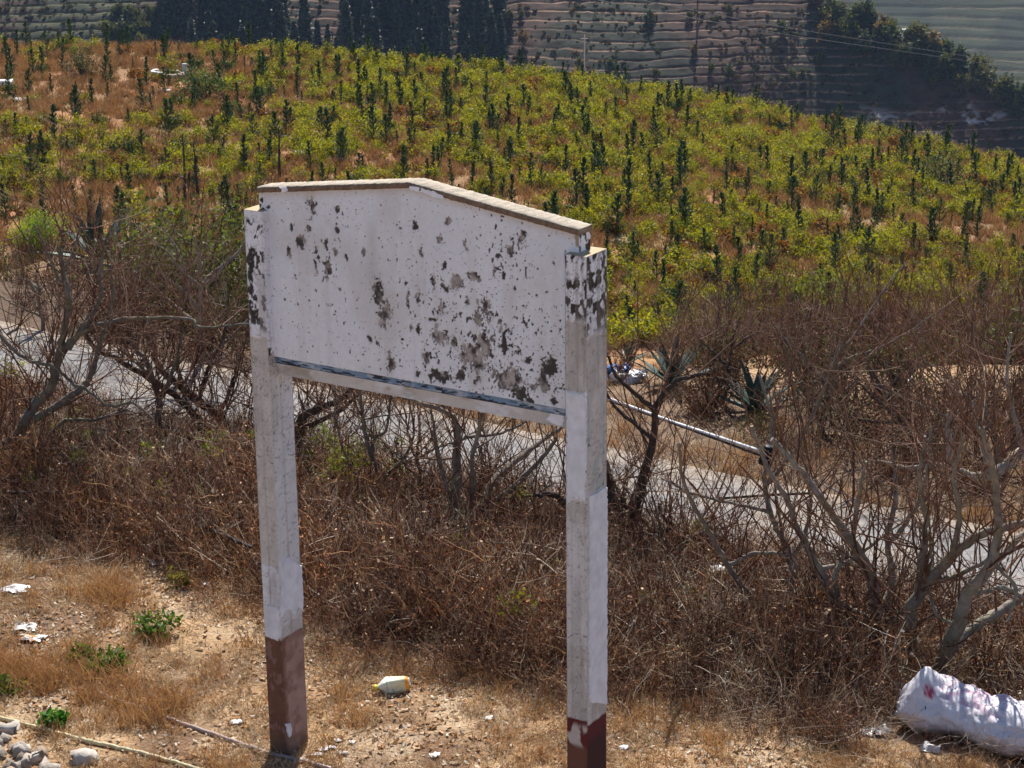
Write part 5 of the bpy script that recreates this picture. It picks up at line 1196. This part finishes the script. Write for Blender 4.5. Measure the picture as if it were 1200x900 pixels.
# slab and stones
p = hit(960, 716); o = link('concrete_slab', rough_box(0.34, 0.24, 0.06, 77, (0.30, 0.27, 0.235), 0.006, 4).mesh('concrete_slab', M['stone']), None, p + np.array([0, 0, 0.10])); o.rotation_euler = (0.30, 0.12, -0.5); tag(o, 'tilted grey concrete slab at the lane edge between the bare trees', 'slab')
r = np.random.default_rng(99)
for k in range(18):
    px, py = r.random()*66 - 8, 866 + r.random()*52
    if py < 866 + max(0, px-18)*0.75: py += 26
    sz = 0.035 + 0.045*r.random(); p = hit(px, py); c = np.array([(0.36, 0.31, 0.265), (0.45, 0.405, 0.365), (0.24, 0.185, 0.14)][r.integers(3)])
    o = link('stone', rough_box(sz*1.3, sz, sz*0.8, 980+k, c, sz*0.15, 2, 0.12).mesh('stone', M['stone']), None, p + np.array([0, 0, sz*0.22])); o.rotation_euler = (r.normal(0, .4), r.normal(0, .4), r.random()*6)
    tag(o, 'pale rubble stone heaped in the bottom left corner', 'stone', 'rubble stones in the corner')
for k, (px, py, sz, lb) in enumerate(((98, 893, 0.09, 'lone grey stone between the rubble corner and the pipe'), (8, 858, 0.08, 'pale stone above the rubble just under the yellowish pipe'))):
    o = link('stone', rough_box(sz*1.5, sz, sz*0.7, 1010+k, (0.44, 0.39, 0.34), sz*0.13, 2, 0.12).mesh('stone', M['stone']), None, hit(px, py) + np.array([0, 0, sz*0.15])); tag(o, lb, 'stone')
# ------------------------------------------------------------ small green plants in the clearing
def weedlet(px, py, rx, h, seed, label, tones, n=260):
    p = hit(px, py); t = thing('green_weed', label, 'plant', p, 0, 'green weeds in the clearing'); link('foliage', bush(seed, rx, h, n, 0.011, tones, 0, 14).mesh('foliage', M['leaf']), t)
    st = MB(); r = np.random.default_rng(seed)
    for k in range(9): st.tube(wander((0, 0, -0.01), (r.normal(0, 1), r.normal(0, 1), 0.8), rx, 4, r, 0.15), np.linspace(0.003, 0.001, 5), 3, (0.10, 0.10, 0.03), cap=False)
    link('stems', st.mesh('stems', M['twig']), t)
DGN = [(0.035, 0.085, 0.018), (0.05, 0.115, 0.02), (0.08, 0.14, 0.025)]
weedlet(184, 742, 0.13, 0.13, 61, 'dark green low weed in the middle of the left clearing', DGN, 420)
weedlet(133, 784, 0.13, 0.11, 62, 'spreading green weed below the orange grass patch', [(0.06, 0.12, 0.02), (0.09, 0.15, 0.03)], 380)
weedlet(95, 774, 0.08, 0.10, 63, 'small yellow-green weed beside the spreading weed', [(0.10, 0.15, 0.03), (0.14, 0.19, 0.03)], 200)
weedlet(62, 852, 0.085, 0.11, 64, 'bright green weed growing against the yellowish pipe', [(0.04, 0.15, 0.02), (0.07, 0.22, 0.03)], 330)
weedlet(8, 812, 0.09, 0.09, 65, 'green weed at the left edge below the litter', [(0.09, 0.14, 0.03), (0.13, 0.18, 0.03)], 220)
weedlet(210, 690, 0.07, 0.14, 66, 'yellowish weed near the small white scrap', [(0.16, 0.15, 0.03), (0.20, 0.17, 0.05)], 180)
# ------------------------------------------------------------ graves and litter on the slope
p = hit(197, 92); t = thing('tomb', 'low round stone tomb on the rusty slope near the left crest', 'tomb', p, 0.2)
mb = MB(); ring = np.array([(0.85*math.cos(q), 0.85*math.sin(q), 0.22) for q in np.linspace(0, 2*math.pi, 25)]); mb.tube(ring, 0.16, 6, (0.42, 0.33, 0.26)); link('ring_wall', mb.mesh('ring_wall', M['stone']), t)
for q in range(5):
    mbx = rough_box(0.42, 0.22, 0.14, 1100+q, (0.72, 0.70, 0.68), 0.012, 2); th = 2.5+q*0.42; o = link('coping_stone', mbx.mesh('coping_stone', M['stone']), t); o.location = (0.85*math.cos(th), 0.85*math.sin(th), 0.42); o.rotation_euler = (0, 0, th+math.pi/2)
link('mound', bush(1110, 0.6, 0.6, 500, 0.04, [(0.07, 0.09, 0.02), (0.12, 0.12, 0.03)], 0, 16).mesh('mound', M['leaf']), t)
mbx = rough_box(0.28, 0.16, 0.75, 1120, (0.62, 0.60, 0.60), 0.012, 3); o = link('headstone', mbx.mesh('headstone', M['stone']), t); o.location = (1.0, 0.35, 0.4)
def hill_block(px, py, w, d, h, c, label, seed, name='stone_slab', cat='slab'):
    o = link(name, rough_box(w, d, h, seed, c, 0.03, 3).mesh(name, M['stone']), None, hit(px, py) + np.array([0, 0, h*0.3])); tag(o, label, cat)
hill_block(30, 118, 1.25, 0.8, 0.16, (0.66, 0.63, 0.60), 'flat white slab in the rusty grass at the far left', 1201)
hill_block(6, 104, 0.9, 0.7, 0.6, (0.68, 0.66, 0.66), 'white stone block at the left edge of the slope', 1202, 'stone_block', 'stone')
hill_block(193, 108, 0.8, 0.5, 0.14, (0.55, 0.50, 0.46), 'thin pale slab below the round tomb', 1203)
hill_block(351, 184, 0.45, 0.4, 0.35, (0.60, 0.60, 0.63), 'pale stone above the left end of the board', 1204, 'stone_block', 'stone')
hill_block(383, 190, 0.5, 0.4, 0.3, (0.62, 0.60, 0.60), 'pale stone beside the red cloth on the slope', 1205, 'stone_block', 'stone')
scrap(388, 183, 0.85, 0.75, (0.70, 0.06, 0.05), 'red and white cloth on the slope above the board', 1206, name='cloth', c2=(0.8, 0.7, 0.7), crum=0.6)
hill_block(1180-30, 212, 0.5, 0.4, 0.3, (0.5, 0.5, 0.5), 'grey stone on the slope right of the broad bush', 1207, 'stone_block', 'stone')

# ------------------------------------------------------------ air over the valley
hz = MB(); hz.box((-420, -60, -380), (460, 1300, 30), (1, 1, 1))
hm = bpy.data.materials.new('haze_air'); hm.use_nodes = True; hn = hm.node_tree
for nd in list(hn.nodes):
    if nd.type != 'OUTPUT_MATERIAL': hn.nodes.remove(nd)
pv = hn.nodes.new('ShaderNodeVolumePrincipled'); pv.inputs['Color'].default_value = (0.45, 0.66, 1.0, 1); pv.inputs['Density'].default_value = 0.00008; pv.inputs['Anisotropy'].default_value = 0.2
hn.links.new(pv.outputs[0], [nd for nd in hn.nodes if nd.type == 'OUTPUT_MATERIAL'][0].inputs['Volume'])
haze = link('haze', hz.mesh('haze', hm)); tag(haze, 'faint blue haze filling the valley air', 'haze', kind='stuff')
